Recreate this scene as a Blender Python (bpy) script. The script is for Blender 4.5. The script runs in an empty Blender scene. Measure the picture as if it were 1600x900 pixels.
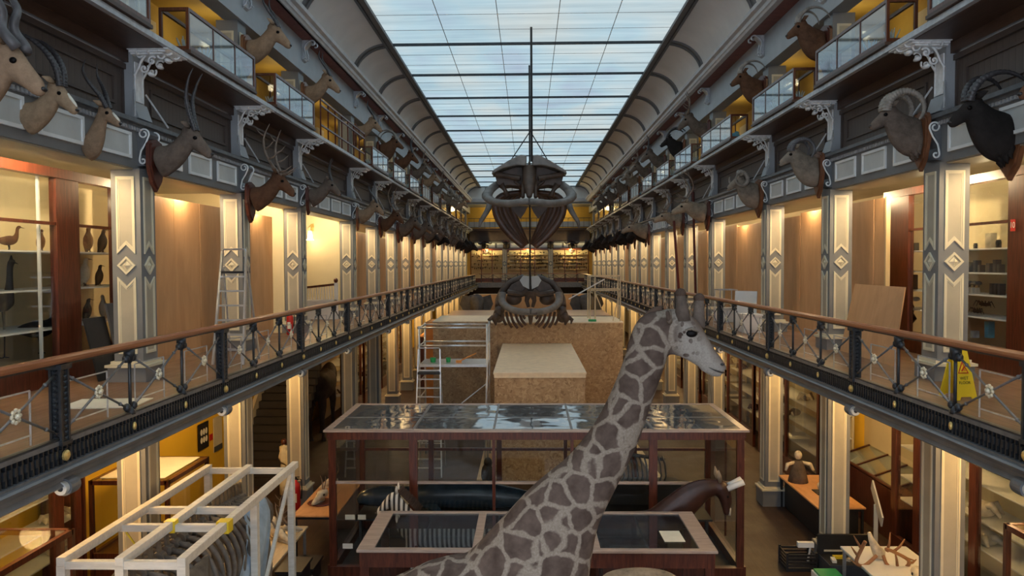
import bpy, math, random
from mathutils import Vector, Matrix, Euler
random.seed(7)
S = bpy.context.scene
COL = S.collection
PI = math.pi

# ---------------------------------------------------------------- camera
F = 1180.0
cam_d = bpy.data.cameras.new('camera'); cam = bpy.data.objects.new('camera', cam_d); COL.objects.link(cam)
cam_d.lens = 36*F/1600; cam_d.sensor_width = 36; cam_d.clip_end = 300
CM = Matrix.Rotation(math.atan(26/F), 4, 'Z') @ Matrix.Rotation(PI/2-math.atan(38/F), 4, 'X') @ Matrix.Rotation(-0.0047, 4, 'Z')
CM.translation = (0, 0, 6.2)
cam.matrix_world = CM
S.camera = cam
CL = Vector((0, 0, 6.2)); CR = CM.to_3x3()
def ray(px, py): return CR @ Vector(((px-800)/F, (450-py)/F, -1))
def at(px, py, Y): r = ray(px, py); return CL + r*(Y/r.y)
def atx(px, py, X): r = ray(px, py); return CL + r*(X/r.x)
def atz(px, py, Z): r = ray(px, py); return CL + r*((Z-6.2)/r.z)

# ---------------------------------------------------------------- world, exposure
w = bpy.data.worlds.new('world'); S.world = w; w.use_nodes = True
w.node_tree.nodes['Background'].inputs[0].default_value = (0.80, 0.88, 1.0, 1)
w.node_tree.nodes['Background'].inputs[1].default_value = 1.3
S.view_settings.view_transform = 'Standard'; S.view_settings.look = 'None'
S.view_settings.gamma = 1; S.view_settings.use_curve_mapping = False
S.view_settings.exposure = 0.66
SKY_STRENGTH = 0.52
LAMP_G = 85      # gallery lamps, W
LAMP_L = 75      # ground floor lamps, W
LAMP_U = 7       # upper gallery lamps, W

sl = bpy.data.lights.new('sun', 'SUN'); sl.energy = 16.0; sl.angle = math.radians(110); sl.color = (.90, .95, 1.0)
so_ = bpy.data.objects.new('sun', sl); COL.objects.link(so_); so_.rotation_euler = (0, 0, 0)      # diffuse zenith daylight through the roof glass

# ---------------------------------------------------------------- materials
def lk(nt, a, b): nt.links.new(a, b)
def base(name, col, rough=.5, metal=0, spec=.5):
    m = bpy.data.materials.new(name); m.use_nodes = True
    b = m.node_tree.nodes['Principled BSDF']
    b.inputs['Base Color'].default_value = (*col, 1); b.inputs['Roughness'].default_value = rough
    b.inputs['Metallic'].default_value = metal; b.inputs['Specular IOR Level'].default_value = spec
    return m, m.node_tree, b
def coords(nt, scale=(1, 1, 1), src='Object'):
    t = nt.nodes.new('ShaderNodeTexCoord'); mp = nt.nodes.new('ShaderNodeMapping')
    mp.inputs['Scale'].default_value = scale; lk(nt, t.outputs[src], mp.inputs[0]); return mp.outputs[0]
def ramp(nt, fac, stops, interp='LINEAR'):
    r = nt.nodes.new('ShaderNodeValToRGB'); cr = r.color_ramp; cr.interpolation = interp
    while len(cr.elements) < len(stops): cr.elements.new(.5)
    for e, (p, c) in zip(cr.elements, stops): e.position = p; e.color = (*c, 1)
    lk(nt, fac, r.inputs[0]); return r.outputs[0]
def noise(nt, vec, scale, detail=4, rough=.55, dist=0):
    n = nt.nodes.new('ShaderNodeTexNoise'); n.inputs['Scale'].default_value = scale; n.inputs['Detail'].default_value = detail
    n.inputs['Roughness'].default_value = rough; n.inputs['Distortion'].default_value = dist; lk(nt, vec, n.inputs['Vector']); return n.outputs[0]
def bump(nt, b, fac, st=.3, dist=.02):
    n = nt.nodes.new('ShaderNodeBump'); n.inputs['Strength'].default_value = st; n.inputs['Distance'].default_value = dist
    lk(nt, fac, n.inputs['Height']); lk(nt, n.outputs[0], b.inputs['Normal'])
def mixc(nt, fac, a, b, mode='MIX'):
    n = nt.nodes.new('ShaderNodeMix'); n.data_type = 'RGBA'; n.blend_type = mode
    for i, v in ((0, fac), (6, a), (7, b)):
        if isinstance(v, (int, float)): n.inputs[i].default_value = v
        elif isinstance(v, tuple): n.inputs[i].default_value = (*v, 1)
        else: lk(nt, v, n.inputs[i])
    return n.outputs[2]
def paint(name, col, rough=.5, var=.15, scale=3, metal=0, bmp=.05, spec=.5):
    m, nt, b = base(name, col, rough, metal, spec)
    f = noise(nt, coords(nt), scale, 5)
    lo = tuple(c*(1-var) for c in col); hi = tuple(min(1, c*(1+var)) for c in col)
    lk(nt, ramp(nt, f, [(.3, lo), (.7, hi)]), b.inputs['Base Color'])
    if bmp: bump(nt, b, f, bmp)
    return m
def wood(name, c1, c2, sc=(1, 1, 12), rough=.35, nscale=3):
    m, nt, b = base(name, c1, rough)
    f = noise(nt, coords(nt, sc), nscale, 6, .6, .6)
    lk(nt, ramp(nt, f, [(.35, c1), (.65, c2)]), b.inputs['Base Color']); bump(nt, b, f, .06)
    return m
def fur(name, col, var=.48, scale=14, dark=None):
    m, nt, b = base(name, col, .85, 0, .2)
    v = coords(nt)
    f = noise(nt, v, scale, 6, .7); g = noise(nt, v, 2.2, 2)
    lo = dark or tuple(c*(1-var) for c in col); hi = tuple(min(1, c*(1+var)) for c in col)
    c = ramp(nt, g, [(.35, lo), (.62, hi)])
    c2 = mixc(nt, .5, c, ramp(nt, f, [(.3, lo), (.7, hi)]))
    lk(nt, c2, b.inputs['Base Color']); bump(nt, b, f, .5, .02)
    return m
M = {}
M['grey_paint'] = paint('grey_paint', (.185, .19, .195), .45, .12, 2)
M['cream_paint'] = paint('cream_paint', (.66, .60, .44), .45, .08, 2)
M['buff_paint'] = paint('buff_paint', (.42, .38, .29), .5, .1, 2)
M['white_trim'] = paint('white_trim', (.84, .87, .88), .45, .08, 3)
M['pale_panel'] = paint('pale_panel', (.56, .59, .59), .5, .08, 3)
M['white_iron'] = paint('white_iron', (.80, .83, .85), .35, .15, 9)
M['silver_iron'] = paint('silver_iron', (.48, .50, .53), .35, .2, 9, .25)
M['dark_iron'] = paint('dark_iron', (.035, .04, .047), .38, .3, 12, .3, .2)
M['mid_iron'] = paint('mid_iron', (.16, .17, .185), .4, .2, 8, .3, .1)
M['fascia_grey'] = paint('fascia_grey', (.17, .175, .185), .4, .2, 2.5, .1)
M['gold'] = paint('gold', (.75, .55, .2), .35, .25, 20, .6)
M['rosette'] = paint('rosette', (.72, .66, .5), .4, .35, 40, .2)
M['handrail'] = wood('handrail', (.24, .085, .035), (.36, .14, .06), (8, .6, 8), .28)
M['mahogany'] = wood('mahogany', (.055, .014, .007), (.13, .035, .017), (8, 8, .8), .28)
M['brown_trim'] = wood('brown_trim', (.05, .027, .018), (.085, .045, .03), (6, .8, 6), .45)
M['case_top'] = wood('case_top', (.34, .26, .22), (.50, .41, .36), (.8, 6, 6), .35)
M['ochre'] = paint('ochre', (.52, .33, .055), .7, .1, 1.2)
M['yellow'] = paint('yellow', (.80, .50, .03), .7, .06, 1)
M['cream_wall'] = paint('cream_wall', (.66, .57, .36), .7, .06, 1)
M['cove'] = paint('cove', (.72, .70, .67), .7, .08, .8)
M['cove_rib'] = paint('cove_rib', (.15, .15, .155), .6, .1, 3)
M['cornice'] = paint('cornice', (.52, .52, .53), .5, .12, 3)
M['red_soffit'] = paint('red_soffit', (.20, .07, .055), .6, .2, 6)
M['beam_grey'] = paint('beam_grey', (.36, .39, .42), .5, .1, 2)
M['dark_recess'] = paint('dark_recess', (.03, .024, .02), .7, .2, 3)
M['hoarding'] = wood('hoarding', (.55, .31, .145), (.66, .385, .19), (2, 2, .5), .6, 1.5)
M['ply_edge'] = wood('ply_edge', (.62, .45, .22), (.72, .54, .3), (2, 2, .5), .6, 2)
M['orange_board'] = paint('orange_board', (.62, .25, .05), .6, .15, 2)
M['table_orange'] = wood('table_orange', (.60, .30, .12), (.72, .38, .17), (3, 1, 3), .35, 2)
M['white_plastic'] = paint('white_plastic', (.8, .8, .78), .35, .04, 3)
M['aluminium'] = paint('aluminium', (.68, .69, .70), .28, .12, 6, .7)
M['pale_timber'] = wood('pale_timber', (.68, .65, .58), (.82, .79, .72), (1, 6, 6), .55, 3)
M['raw_timber'] = wood('raw_timber', (.60, .46, .28), (.74, .60, .40), (6, 1, 1), .6, 3)
M['black'] = paint('black', (.012, .012, .013), .5, .3, 5)
M['black_plastic'] = paint('black_plastic', (.018, .018, .02), .4, .3, 5)
M['dark_grey'] = paint('dark_grey', (.06, .065, .075), .6, .2, 4)
M['red'] = paint('red', (.55, .02, .015), .3, .1, 4)
M['dark_red'] = paint('dark_red', (.09, .012, .008), .3, .2, 4)
M['green'] = paint('green', (.01, .30, .09), .4, .1, 4)
M['sign_yellow'] = paint('sign_yellow', (.90, .66, .03), .4, .05, 3)
M['bone'] = paint('bone', (.62, .55, .42), .6, .25, 10, 0, .2)
M['old_bone'] = paint('old_bone', (.14, .125, .108), .6, .4, 7, 0, .3)
M['whale_bone'] = paint('whale_bone', (.085, .055, .04), .5, .45, 3, 0, .3)
M['whale_grey'] = paint('whale_grey', (.21, .19, .175), .5, .35, 4, 0, .3)
M['whale_rib'] = paint('whale_rib', (.095, .045, .026), .38, .4, 4, 0, .25)
M['blue_cloth'] = paint('blue_cloth', (.36, .48, .62), .8, .15, 6)
M['white_cloth'] = paint('white_cloth', (.75, .68, .50), .85, .12, 5)
M['paper'] = paint('paper', (.8, .78, .68), .7, .05, 5)
M['coral'] = paint('coral', (.50, .60, .64), .7, .4, 9)
M['blue_thing'] = paint('blue_thing', (.08, .38, .55), .5, .3, 5)
M['seal_skin'] = paint('seal_skin', (.020, .035, .055), .25, .5, 3)
M['glass_dark'] = paint('glass_dark', (.03, .03, .03), .1, .1, 3)
M['ring_horn'] = paint('ring_horn', (.045, .042, .045), .35, .4, 25, 0, .2)
M['pale_horn'] = paint('pale_horn', (.24, .21, .18), .45, .35, 12, 0, .3)
M['antler'] = paint('antler', (.20, .15, .115), .5, .4, 12, 0, .3)
M['rust_antler'] = paint('rust_antler', (.34, .16, .07), .45, .35, 8)
M['dark_horn'] = paint('dark_horn', (.09, .085, .09), .4, .35, 8)
M['eye'] = paint('eye', (.004, .003, .003), .4, .1, 3, 0, .05, .12)
M['nose'] = paint('nose', (.02, .017, .017), .4, .2, 8)
M['shield'] = wood('shield', (.06, .016, .010), (.11, .03, .018), (6, 6, 1), .35)
M['shield_brown'] = wood('shield_brown', (.13, .05, .022), (.20, .08, .035), (6, 6, 1), .35)
for n, c in dict(tan=(.25, .17, .11), sand=(.30, .215, .14), greybrown=(.12, .092, .074), brown=(.10, .05, .028), black=(.018, .015, .014),
                 darkbrown=(.055, .037, .028), palegrey=(.20, .165, .13), reindeer=(.30, .235, .17), bison=(.03, .023, .02)).items():
    M['fur_'+n] = fur('fur_'+n, c)
M['bay_hide'] = paint('bay_hide', (.045, .018, .013), .35, .4, 4, 0, .15)
M['feather_dark'] = fur('feather_dark', (.03, .03, .032), .5, 20)
M['feather_white'] = fur('feather_white', (.55, .48, .36), .3, 20)
M['elephant_hide'] = fur('elephant_hide', (.09, .09, .095), .3, 6)

def glass(name, col=(.86, .9, .9), rough=.03, fac=.10):
    m = bpy.data.materials.new(name); m.use_nodes = True; nt = m.node_tree; nt.nodes.clear()
    o = nt.nodes.new('ShaderNodeOutputMaterial'); mx = nt.nodes.new('ShaderNodeMixShader')
    tr = nt.nodes.new('ShaderNodeBsdfTransparent'); tr.inputs[0].default_value = (*col, 1)
    gl = nt.nodes.new('ShaderNodeBsdfGlossy'); gl.inputs['Roughness'].default_value = rough
    lw = nt.nodes.new('ShaderNodeLayerWeight'); lw.inputs[0].default_value = .5
    pw = nt.nodes.new('ShaderNodeMath'); pw.operation = 'POWER'; pw.inputs[1].default_value = 4; lk(nt, lw.outputs['Facing'], pw.inputs[0])
    mul = nt.nodes.new('ShaderNodeMath'); mul.operation = 'MULTIPLY_ADD'; mul.inputs[1].default_value = .85; mul.inputs[2].default_value = fac+.035
    lk(nt, pw.outputs[0], mul.inputs[0]); lk(nt, mul.outputs[0], mx.inputs[0])
    lk(nt, tr.outputs[0], mx.inputs[1]); lk(nt, gl.outputs[0], mx.inputs[2]); lk(nt, mx.outputs[0], o.inputs[0])
    return m, nt, gl
M['glass'] = glass('glass', (.95, .96, .95), .02, -.02)[0]
M['case_glass'] = glass('case_glass', (.80, .86, .90), .05, .12)[0]
_m, _nt, _gl = glass('old_top_glass', (.34, .37, .40), .05, .30)
_b = _nt.nodes.new('ShaderNodeBump'); _b.inputs['Strength'].default_value = .4; _b.inputs['Distance'].default_value = .03
lk(_nt, noise(_nt, coords(_nt, (1.2, 1, 1)), 1.6, 1), _b.inputs['Height']); lk(_nt, _b.outputs[0], _gl.inputs['Normal'])
_tr = next(n for n in _nt.nodes if n.type == 'BSDF_TRANSPARENT'); _mx = next(n for n in _nt.nodes if n.type == 'MIX_SHADER')
_df = _nt.nodes.new('ShaderNodeBsdfDiffuse'); _df.inputs[0].default_value = (.27, .34, .41, 1); _m2 = _nt.nodes.new('ShaderNodeMixShader'); _m2.inputs[0].default_value = .55   # dust on the glass
lk(_nt, _tr.outputs[0], _m2.inputs[1]); lk(_nt, _df.outputs[0], _m2.inputs[2]); lk(_nt, _m2.outputs[0], _mx.inputs[1])
M['top_glass'] = _m

# floorboards
def boards(name, c1, c2, c3, bw=.14, bl=2.4, rough=.35, along_y=True):
    m, nt, b = base(name, c1, rough)
    t = nt.nodes.new('ShaderNodeTexCoord'); mp = nt.nodes.new('ShaderNodeMapping')
    if along_y: mp.inputs['Rotation'].default_value = (0, 0, PI/2)
    lk(nt, t.outputs['Object'], mp.inputs[0])
    br = nt.nodes.new('ShaderNodeTexBrick'); lk(nt, mp.outputs[0], br.inputs['Vector'])
    br.inputs['Color1'].default_value = (*c1, 1); br.inputs['Color2'].default_value = (*c2, 1); br.inputs['Mortar'].default_value = (*[c*.3 for c in c1], 1)
    br.inputs['Scale'].default_value = 1; br.inputs['Brick Width'].default_value = bl; br.inputs['Row Height'].default_value = bw; br.inputs['Mortar Size'].default_value = .004
    f = noise(nt, coords(nt, (6, .7, 1) if along_y else (.7, 6, 1)), 2.5, 6, .65, .5)
    c = mixc(nt, .5, br.outputs[0], ramp(nt, f, [(.3, tuple(x*.55 for x in c1)), (.75, c3)]))
    lk(nt, c, b.inputs['Base Color']); bump(nt, b, f, .08)
    g = noise(nt, coords(nt), 1.1, 4); rr = nt.nodes.new('ShaderNodeMapRange'); lk(nt, g, rr.inputs[0])
    rr.inputs[3].default_value = rough-.12; rr.inputs[4].default_value = rough+.25; lk(nt, rr.outputs[0], b.inputs['Roughness'])
    return m
M['floor_dark'] = boards('floor_dark', (.030, .015, .009), (.048, .025, .015), (.085, .044, .026), .16, 2.4, .45)
M['floor_gallery'] = boards('floor_gallery', (.15, .08, .05), (.19, .105, .065), (.26, .15, .095), .14, 2.4, .4)

# OSB
m, nt, b = base('osb', (.6, .4, .2), .6)
v = coords(nt)
dv = nt.nodes.new('ShaderNodeTexNoise'); dv.inputs['Scale'].default_value = 6; lk(nt, v, dv.inputs['Vector'])
ad = nt.nodes.new('ShaderNodeVectorMath'); ad.operation = 'MULTIPLY_ADD'; lk(nt, dv.outputs[1], ad.inputs[0]); ad.inputs[1].default_value = (.3, .3, .3); lk(nt, v, ad.inputs[2])
vo = nt.nodes.new('ShaderNodeTexVoronoi'); vo.inputs['Scale'].default_value = 15; lk(nt, ad.outputs[0], vo.inputs['Vector'])
sp = nt.nodes.new('ShaderNodeSeparateColor'); lk(nt, vo.outputs['Color'], sp.inputs[0])
c = ramp(nt, sp.outputs[0], [(0, (.20, .11, .05)), (.12, (.36, .22, .11)), (.6, (.46, .31, .17)), (1, (.60, .44, .26))])
c = mixc(nt, .35, c, ramp(nt, noise(nt, v, 1.2, 3), [(.3, (.34, .22, .12)), (.7, (.52, .37, .22))]))
lk(nt, c, b.inputs['Base Color']); M['osb'] = m
M['osb_top'] = paint('osb_top', (.84, .71, .52), .6, .1, 5)

# beadboard: narrow vertical boards with grooves
m, nt, b = base('beadboard', (.06, .05, .045), .5)
tc = nt.nodes.new('ShaderNodeTexCoord'); wv = nt.nodes.new('ShaderNodeTexWave'); wv.bands_direction = 'Y'; wv.wave_profile = 'SAW'
wv.inputs['Scale'].default_value = 2.4; lk(nt, tc.outputs['Object'], wv.inputs['Vector'])
c = ramp(nt, wv.outputs[1], [(0, (.018, .014, .013)), (.10, (.090, .072, .064)), (.9, (.105, .084, .075)), (1, (.13, .105, .095))])
lk(nt, c, b.inputs['Base Color']); bump(nt, b, wv.outputs[1], .4, .01); M['beadboard'] = m
M['bead_rail'] = paint('bead_rail', (.075, .055, .048), .45, .15, 4)

# skylight panes (daylight through obscured glass)
m = bpy.data.materials.new('skylight_pane'); m.use_nodes = True; nt = m.node_tree; nt.nodes.clear()
o = nt.nodes.new('ShaderNodeOutputMaterial'); e = nt.nodes.new('ShaderNodeEmission'); lk(nt, e.outputs[0], o.inputs[0])
a = noise(nt, coords(nt, (.10, 1.3, 1)), 1.6, 6, .65, .4); bb = noise(nt, coords(nt, (.35, .22, 1)), 1.0, 3, .5)
c1 = ramp(nt, a, [(.28, (.50, .60, .65)), (.5, (.66, .76, .80)), (.72, (.84, .92, .94))])
c2 = ramp(nt, bb, [(.25, (.62, .68, .86)), (.42, (.70, .90, 1.0)), (.55, (.88, .95, .97)), (.68, (1.0, .97, .92)), (.8, (1, .86, .74))])
lk(nt, mixc(nt, .8, c1, c2, 'MULTIPLY'), e.inputs[0]); e.inputs[1].default_value = SKY_STRENGTH*1.15; M['skylight'] = m
tp = nt.nodes.new('ShaderNodeBsdfTransparent'); mx = nt.nodes.new('ShaderNodeMixShader'); mx.inputs[0].default_value = .35
lk(nt, e.outputs[0], mx.inputs[1]); lk(nt, tp.outputs[0], mx.inputs[2]); lk(nt, mx.outputs[0], o.inputs[0])
def emit(name, col, st):
    m = bpy.data.materials.new(name); m.use_nodes = True; nt = m.node_tree; nt.nodes.clear()
    o = nt.nodes.new('ShaderNodeOutputMaterial'); e = nt.nodes.new('ShaderNodeEmission'); lk(nt, e.outputs[0], o.inputs[0])
    e.inputs[0].default_value = (*col, 1); e.inputs[1].default_value = st; return m
M['tube_light'] = emit('tube_light', (1, .95, .8), 6)
M['lamp_glow'] = emit('lamp_glow', (1, .8, .45), 5)

# giraffe coat: dark patches separated by a pale net; head pale with small spots
m, nt, b = base('giraffe_coat', (.4, .3, .2), .85, 0, .15)
v = coords(nt)
dn = nt.nodes.new('ShaderNodeTexNoise'); dn.inputs['Scale'].default_value = 7; dn.inputs['Detail'].default_value = 3; lk(nt, v, dn.inputs['Vector'])
ad = nt.nodes.new('ShaderNodeVectorMath'); ad.operation = 'MULTIPLY_ADD'; lk(nt, dn.outputs[1], ad.inputs[0]); ad.inputs[1].default_value = (.09, .09, .09); lk(nt, v, ad.inputs[2])
def vor(sc):
    q = nt.nodes.new('ShaderNodeTexVoronoi'); q.feature = 'DISTANCE_TO_EDGE'; q.inputs['Scale'].default_value = sc; q.inputs['Randomness'].default_value = .8
    lk(nt, ad.outputs[0], q.inputs['Vector']); return q.outputs['Distance']
sx = nt.nodes.new('ShaderNodeSeparateXYZ'); lk(nt, v, sx.inputs[0])
def mrange(val, a, b_, c=0, d=1):
    r = nt.nodes.new('ShaderNodeMapRange'); lk(nt, val, r.inputs[0]); r.inputs[1].default_value = a; r.inputs[2].default_value = b_
    r.inputs[3].default_value = c; r.inputs[4].default_value = d; return r.outputs[0]
big = ramp(nt, vor(5.0), [(.055, (0, 0, 0)), (.105, (1, 1, 1))])
q_ = nt.nodes.new('ShaderNodeTexVoronoi'); q_.inputs['Scale'].default_value = 17; lk(nt, ad.outputs[0], q_.inputs['Vector'])
small = ramp(nt, q_.outputs['Distance'], [(.30, (1, 1, 1)), (.37, (0, 0, 0))])
hm = mrange(sx.outputs[0], 1.10, 1.22)          # 1 on the head
mask = mixc(nt, hm, big, mixc(nt, mrange(sx.outputs[0], 1.22, 1.38), small, (0, 0, 0)))
fine = noise(nt, v, 60, 4, .7)
mid = noise(nt, v, 9, 3)
pale = mixc(nt, hm, (.21, .168, .13), (.34, .32, .29))
pale = mixc(nt, .5, pale, ramp(nt, fine, [(.3, (.14, .11, .085)), (.7, (.36, .31, .26))]))
darkp = ramp(nt, mid, [(.3, (.055, .037, .029)), (.7, (.115, .083, .068))])
dp_ = nt.nodes.new('ShaderNodeVectorMath'); dp_.operation = 'DOT_PRODUCT'; lk(nt, ad.outputs[0], dp_.inputs[0]); dp_.inputs[1].default_value = (.8, 0, .6)
fb = nt.nodes.new('ShaderNodeMath'); fb.operation = 'MULTIPLY'; lk(nt, mrange(dp_.outputs['Value'], 4.47, 4.56), fb.inputs[0]); lk(nt, hm, fb.inputs[1])
pale = mixc(nt, fb.outputs[0], pale, (.14, .10, .078))
c = mixc(nt, mask, pale, darkp)
lk(nt, c, b.inputs['Base Color']); bump(nt, b, fine, .5, .01); M['giraffe'] = m
M['giraffe_brown'] = fur('giraffe_brown', (.085, .055, .04), .3, 30)

# zebra stripes
m, nt, b = base('zebra_coat', (.5, .5, .5), .7)
wv = nt.nodes.new('ShaderNodeTexWave'); wv.bands_direction = 'X'; wv.inputs['Scale'].default_value = 3.4; wv.inputs['Distortion'].default_value = 2.5; wv.inputs['Detail'].default_value = 1
wv.inputs['Detail Scale'].default_value = .8
lk(nt, coords(nt, (1, .4, .35)), wv.inputs['Vector'])
lk(nt, ramp(nt, wv.outputs[1], [(.42, (.035, .03, .028)), (.55, (.72, .68, .6))]), b.inputs['Base Color']); M['zebra'] = m

# ---------------------------------------------------------------- mesh helpers
def V(*a): return Vector(a)
class MB:
    def __init__(s): s.v = []; s.f = []
    def add(s, v, f):
        n = len(s.v); s.v += [tuple(p) for p in v]; s.f += [tuple(i+n for i in q) for q in f]; return s
    def box(s, x0, x1, y0, y1, z0, z1):
        return s.add([(x, y, z) for z in (z0, z1) for y in (y0, y1) for x in (x0, x1)],
                     [(0, 2, 3, 1), (4, 5, 7, 6), (0, 1, 5, 4), (1, 3, 7, 5), (3, 2, 6, 7), (2, 0, 4, 6)])
    def bar(s, a, b, w, h=None, up=(0, 0, 1)):
        a = Vector(a); b = Vector(b); h = h or w; t = (b-a).normalized(); u = Vector(up)
        if abs(t.dot(u)) > .98: u = Vector((0, 1, 0))
        sd = t.cross(u).normalized(); u = sd.cross(t)
        P = [p + sd*i*w/2 + u*j*h/2 for p in (a, b) for i, j in ((-1, -1), (1, -1), (1, 1), (-1, 1))]
        return s.add(P, [(3, 2, 1, 0), (4, 5, 6, 7), (0, 1, 5, 4), (1, 2, 6, 5), (2, 3, 7, 6), (3, 0, 4, 7)])
    def tube(s, path, r, n=8, side=None, squash=None):
        P = [Vector(p) for p in path]; N = len(P)
        R = r if isinstance(r, (list, tuple)) else [r]*N
        prev = None; rings = []
        for i, p in enumerate(P):
            t = (P[min(i+1, N-1)]-P[max(i-1, 0)])
            t = t.normalized() if t.length > 1e-9 else Vector((0, 0, 1))
            if side is not None: sd = Vector(side)
            elif prev is None: sd = t.cross(Vector((0, 0, 1)) if abs(t.z) < .9 else Vector((0, 1, 0)))
            else: sd = prev
            sd = (sd - t*sd.dot(t)).normalized(); prev = sd; u = t.cross(sd)
            rr = R[i]; ra, rb = rr if isinstance(rr, (list, tuple)) else (rr, rr*(squash or 1))
            rings.append([p + sd*math.cos(k*2*PI/n)*ra + u*math.sin(k*2*PI/n)*rb for k in range(n)])
        vs = [q for g in rings for q in g]; fs = []
        for i in range(N-1):
            for k in range(n):
                k2 = (k+1) % n; fs.append((i*n+k, i*n+k2, (i+1)*n+k2, (i+1)*n+k))
        fs.append(tuple(range(n-1, -1, -1))); fs.append(tuple((N-1)*n+k for k in range(n)))
        return s.add(vs, fs)
    def cyl(s, a, b, r, n=10): return s.tube([a, b], r, n)
    def ball(s, c, r, n=10, m=7):
        if not isinstance(r, (list, tuple)): r = (r, r, r)
        vs = [(c[0], c[1], c[2]+r[2])]
        for i in range(1, m):
            ph = PI*i/m
            for k in range(n):
                a = 2*PI*k/n; vs.append((c[0]+r[0]*math.sin(ph)*math.cos(a), c[1]+r[1]*math.sin(ph)*math.sin(a), c[2]+r[2]*math.cos(ph)))
        vs.append((c[0], c[1], c[2]-r[2])); fs = []
        for k in range(n): fs.append((0, 1+k, 1+(k+1) % n))
        for i in range(m-2):
            for k in range(n):
                a = 1+i*n+k; b_ = 1+i*n+(k+1) % n; fs.append((a, a+n, b_+n, b_))
        L = len(vs)-1
        for k in range(n): fs.append((L, L-n+(k+1) % n, L-n+k))
        return s.add(vs, fs)
    def prism(s, pts, d):   # pts: 3D polygon, extruded by vector d
        n = len(pts); d = Vector(d); A = [Vector(p) for p in pts]; B = [p+d for p in A]
        return s.add(A+B, [tuple(range(n-1, -1, -1)), tuple(range(n, 2*n))] + [(i, (i+1) % n, n+(i+1) % n, n+i) for i in range(n)])
    def ring(s, outer, inner, d):  # frame between two polygons, thickness d
        n = len(outer); d = Vector(d); O = [Vector(p) for p in outer]; I = [Vector(p) for p in inner]
        vs = O + I + [p+d for p in O] + [p+d for p in I]; fs = []
        for i in range(n):
            j = (i+1) % n
            fs += [(i, j, n+j, n+i), (2*n+j, 2*n+i, 3*n+i, 3*n+j), (j, i, 2*n+i, 2*n+j), (n+i, n+j, 3*n+j, 3*n+i)]
        return s.add(vs, fs)
    def lathe(s, prof, c=(0, 0, 0), n=14, axis='Z'):  # prof: [(r, h)]
        vs = []
        for r, h in prof:
            for k in range(n):
                a = 2*PI*k/n; x, y = r*math.cos(a), r*math.sin(a)
                vs.append((c[0]+x, c[1]+y, c[2]+h) if axis == 'Z' else ((c[0]+x, c[1]+h, c[2]+y) if axis == 'Y' else (c[0]+h, c[1]+x, c[2]+y)))
        fs = []
        for i in range(len(prof)-1):
            for k in range(n): fs.append((i*n+k, i*n+(k+1) % n, (i+1)*n+(k+1) % n, (i+1)*n+k))
        fs += [tuple(range(n)), tuple((len(prof)-1)*n+k for k in range(n))]
        return s.add(vs, fs)
    def extrude_y(s, prof, y0, y1):  # prof: [(x,z)] open or closed polygon swept along y
        return s.prism([(x, y0, z) for x, z in prof], (0, y1-y0, 0))
    def build(s, name, mat, parent=None, smooth=False, loc=None):
        me = bpy.data.meshes.new(name); me.from_pydata(s.v, [], s.f); me.validate()
        import bmesh
        bm = bmesh.new(); bm.from_mesh(me); bmesh.ops.recalc_face_normals(bm, faces=bm.faces); bm.to_mesh(me); bm.free()
        me.materials.append(M[mat] if isinstance(mat, str) else mat)
        if smooth: me.shade_smooth()
        o = bpy.data.objects.new(name, me); COL.objects.link(o)
        if parent is not None: o.parent = parent
        if loc is not None: o.location = loc
        return o
def tag(o, label=None, cat=None, group=None, kind=None):
    if label: o['label'] = label
    if cat: o['category'] = cat
    if group: o['group'] = group
    if kind: o['kind'] = kind
    return o
def thing(name, label, cat, loc=(0, 0, 0), rz=0, group=None):
    o = bpy.data.objects.new(name, None); o.empty_display_size = .1; COL.objects.link(o); o.location = loc; o.rotation_euler = (0, 0, rz)
    return tag(o, label, cat, group)
def dup(o, loc=None, rz=None, label=None, scale=None, group=None, _p=None, rot=None):
    c = o.copy(); COL.objects.link(c)
    if _p is not None: c.parent = _p
    for ch in kids.get(o.name) or list(o.children): dup(ch, _p=c)
    if loc is not None: c.location = loc
    if rz is not None: c.rotation_euler = (0, 0, rz)
    if rot is not None: c.rotation_euler = rot
    if scale is not None: c.scale = (scale,)*3 if not isinstance(scale, (list, tuple)) else scale
    if label: c['label'] = label
    if group: c['group'] = group
    return c
kids = {}
def struct(mb, name, mat, smooth=False, parent=None):
    o = mb.build(name, mat, parent, smooth)
    if parent is None: o['kind'] = 'structure'
    return o
ORD = ['nearest', 'second', 'third', 'fourth', 'fifth', 'sixth', 'seventh', 'eighth', 'ninth', 'tenth', 'eleventh', 'twelfth',
       'thirteenth', 'fourteenth', 'fifteenth', 'sixteenth', 'seventeenth', 'eighteenth']
def ordn(i): return ORD[min(i, len(ORD)-1)]
def smoothmod(o, lv=1):
    m = o.modifiers.new('sub', 'SUBSURF'); m.levels = lv; m.render_levels = lv; return o
def spath(pts, n=24):   # Catmull-Rom through points of any dimension
    P = [tuple(p) for p in pts]; P = [P[0]]+P+[P[-1]]; out = []
    seg = len(P)-3
    for i in range(seg):
        k = max(2, n//seg)
        for j in range(k+(1 if i == seg-1 else 0)):
            t = j/k; a, b_, c, d = P[i:i+4]
            out.append(tuple(.5*((2*b_[q])+(-a[q]+c[q])*t+(2*a[q]-5*b_[q]+4*c[q]-d[q])*t*t+(-a[q]+3*b_[q]-3*c[q]+d[q])*t**3) for q in range(len(b_))))
    return out
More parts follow.
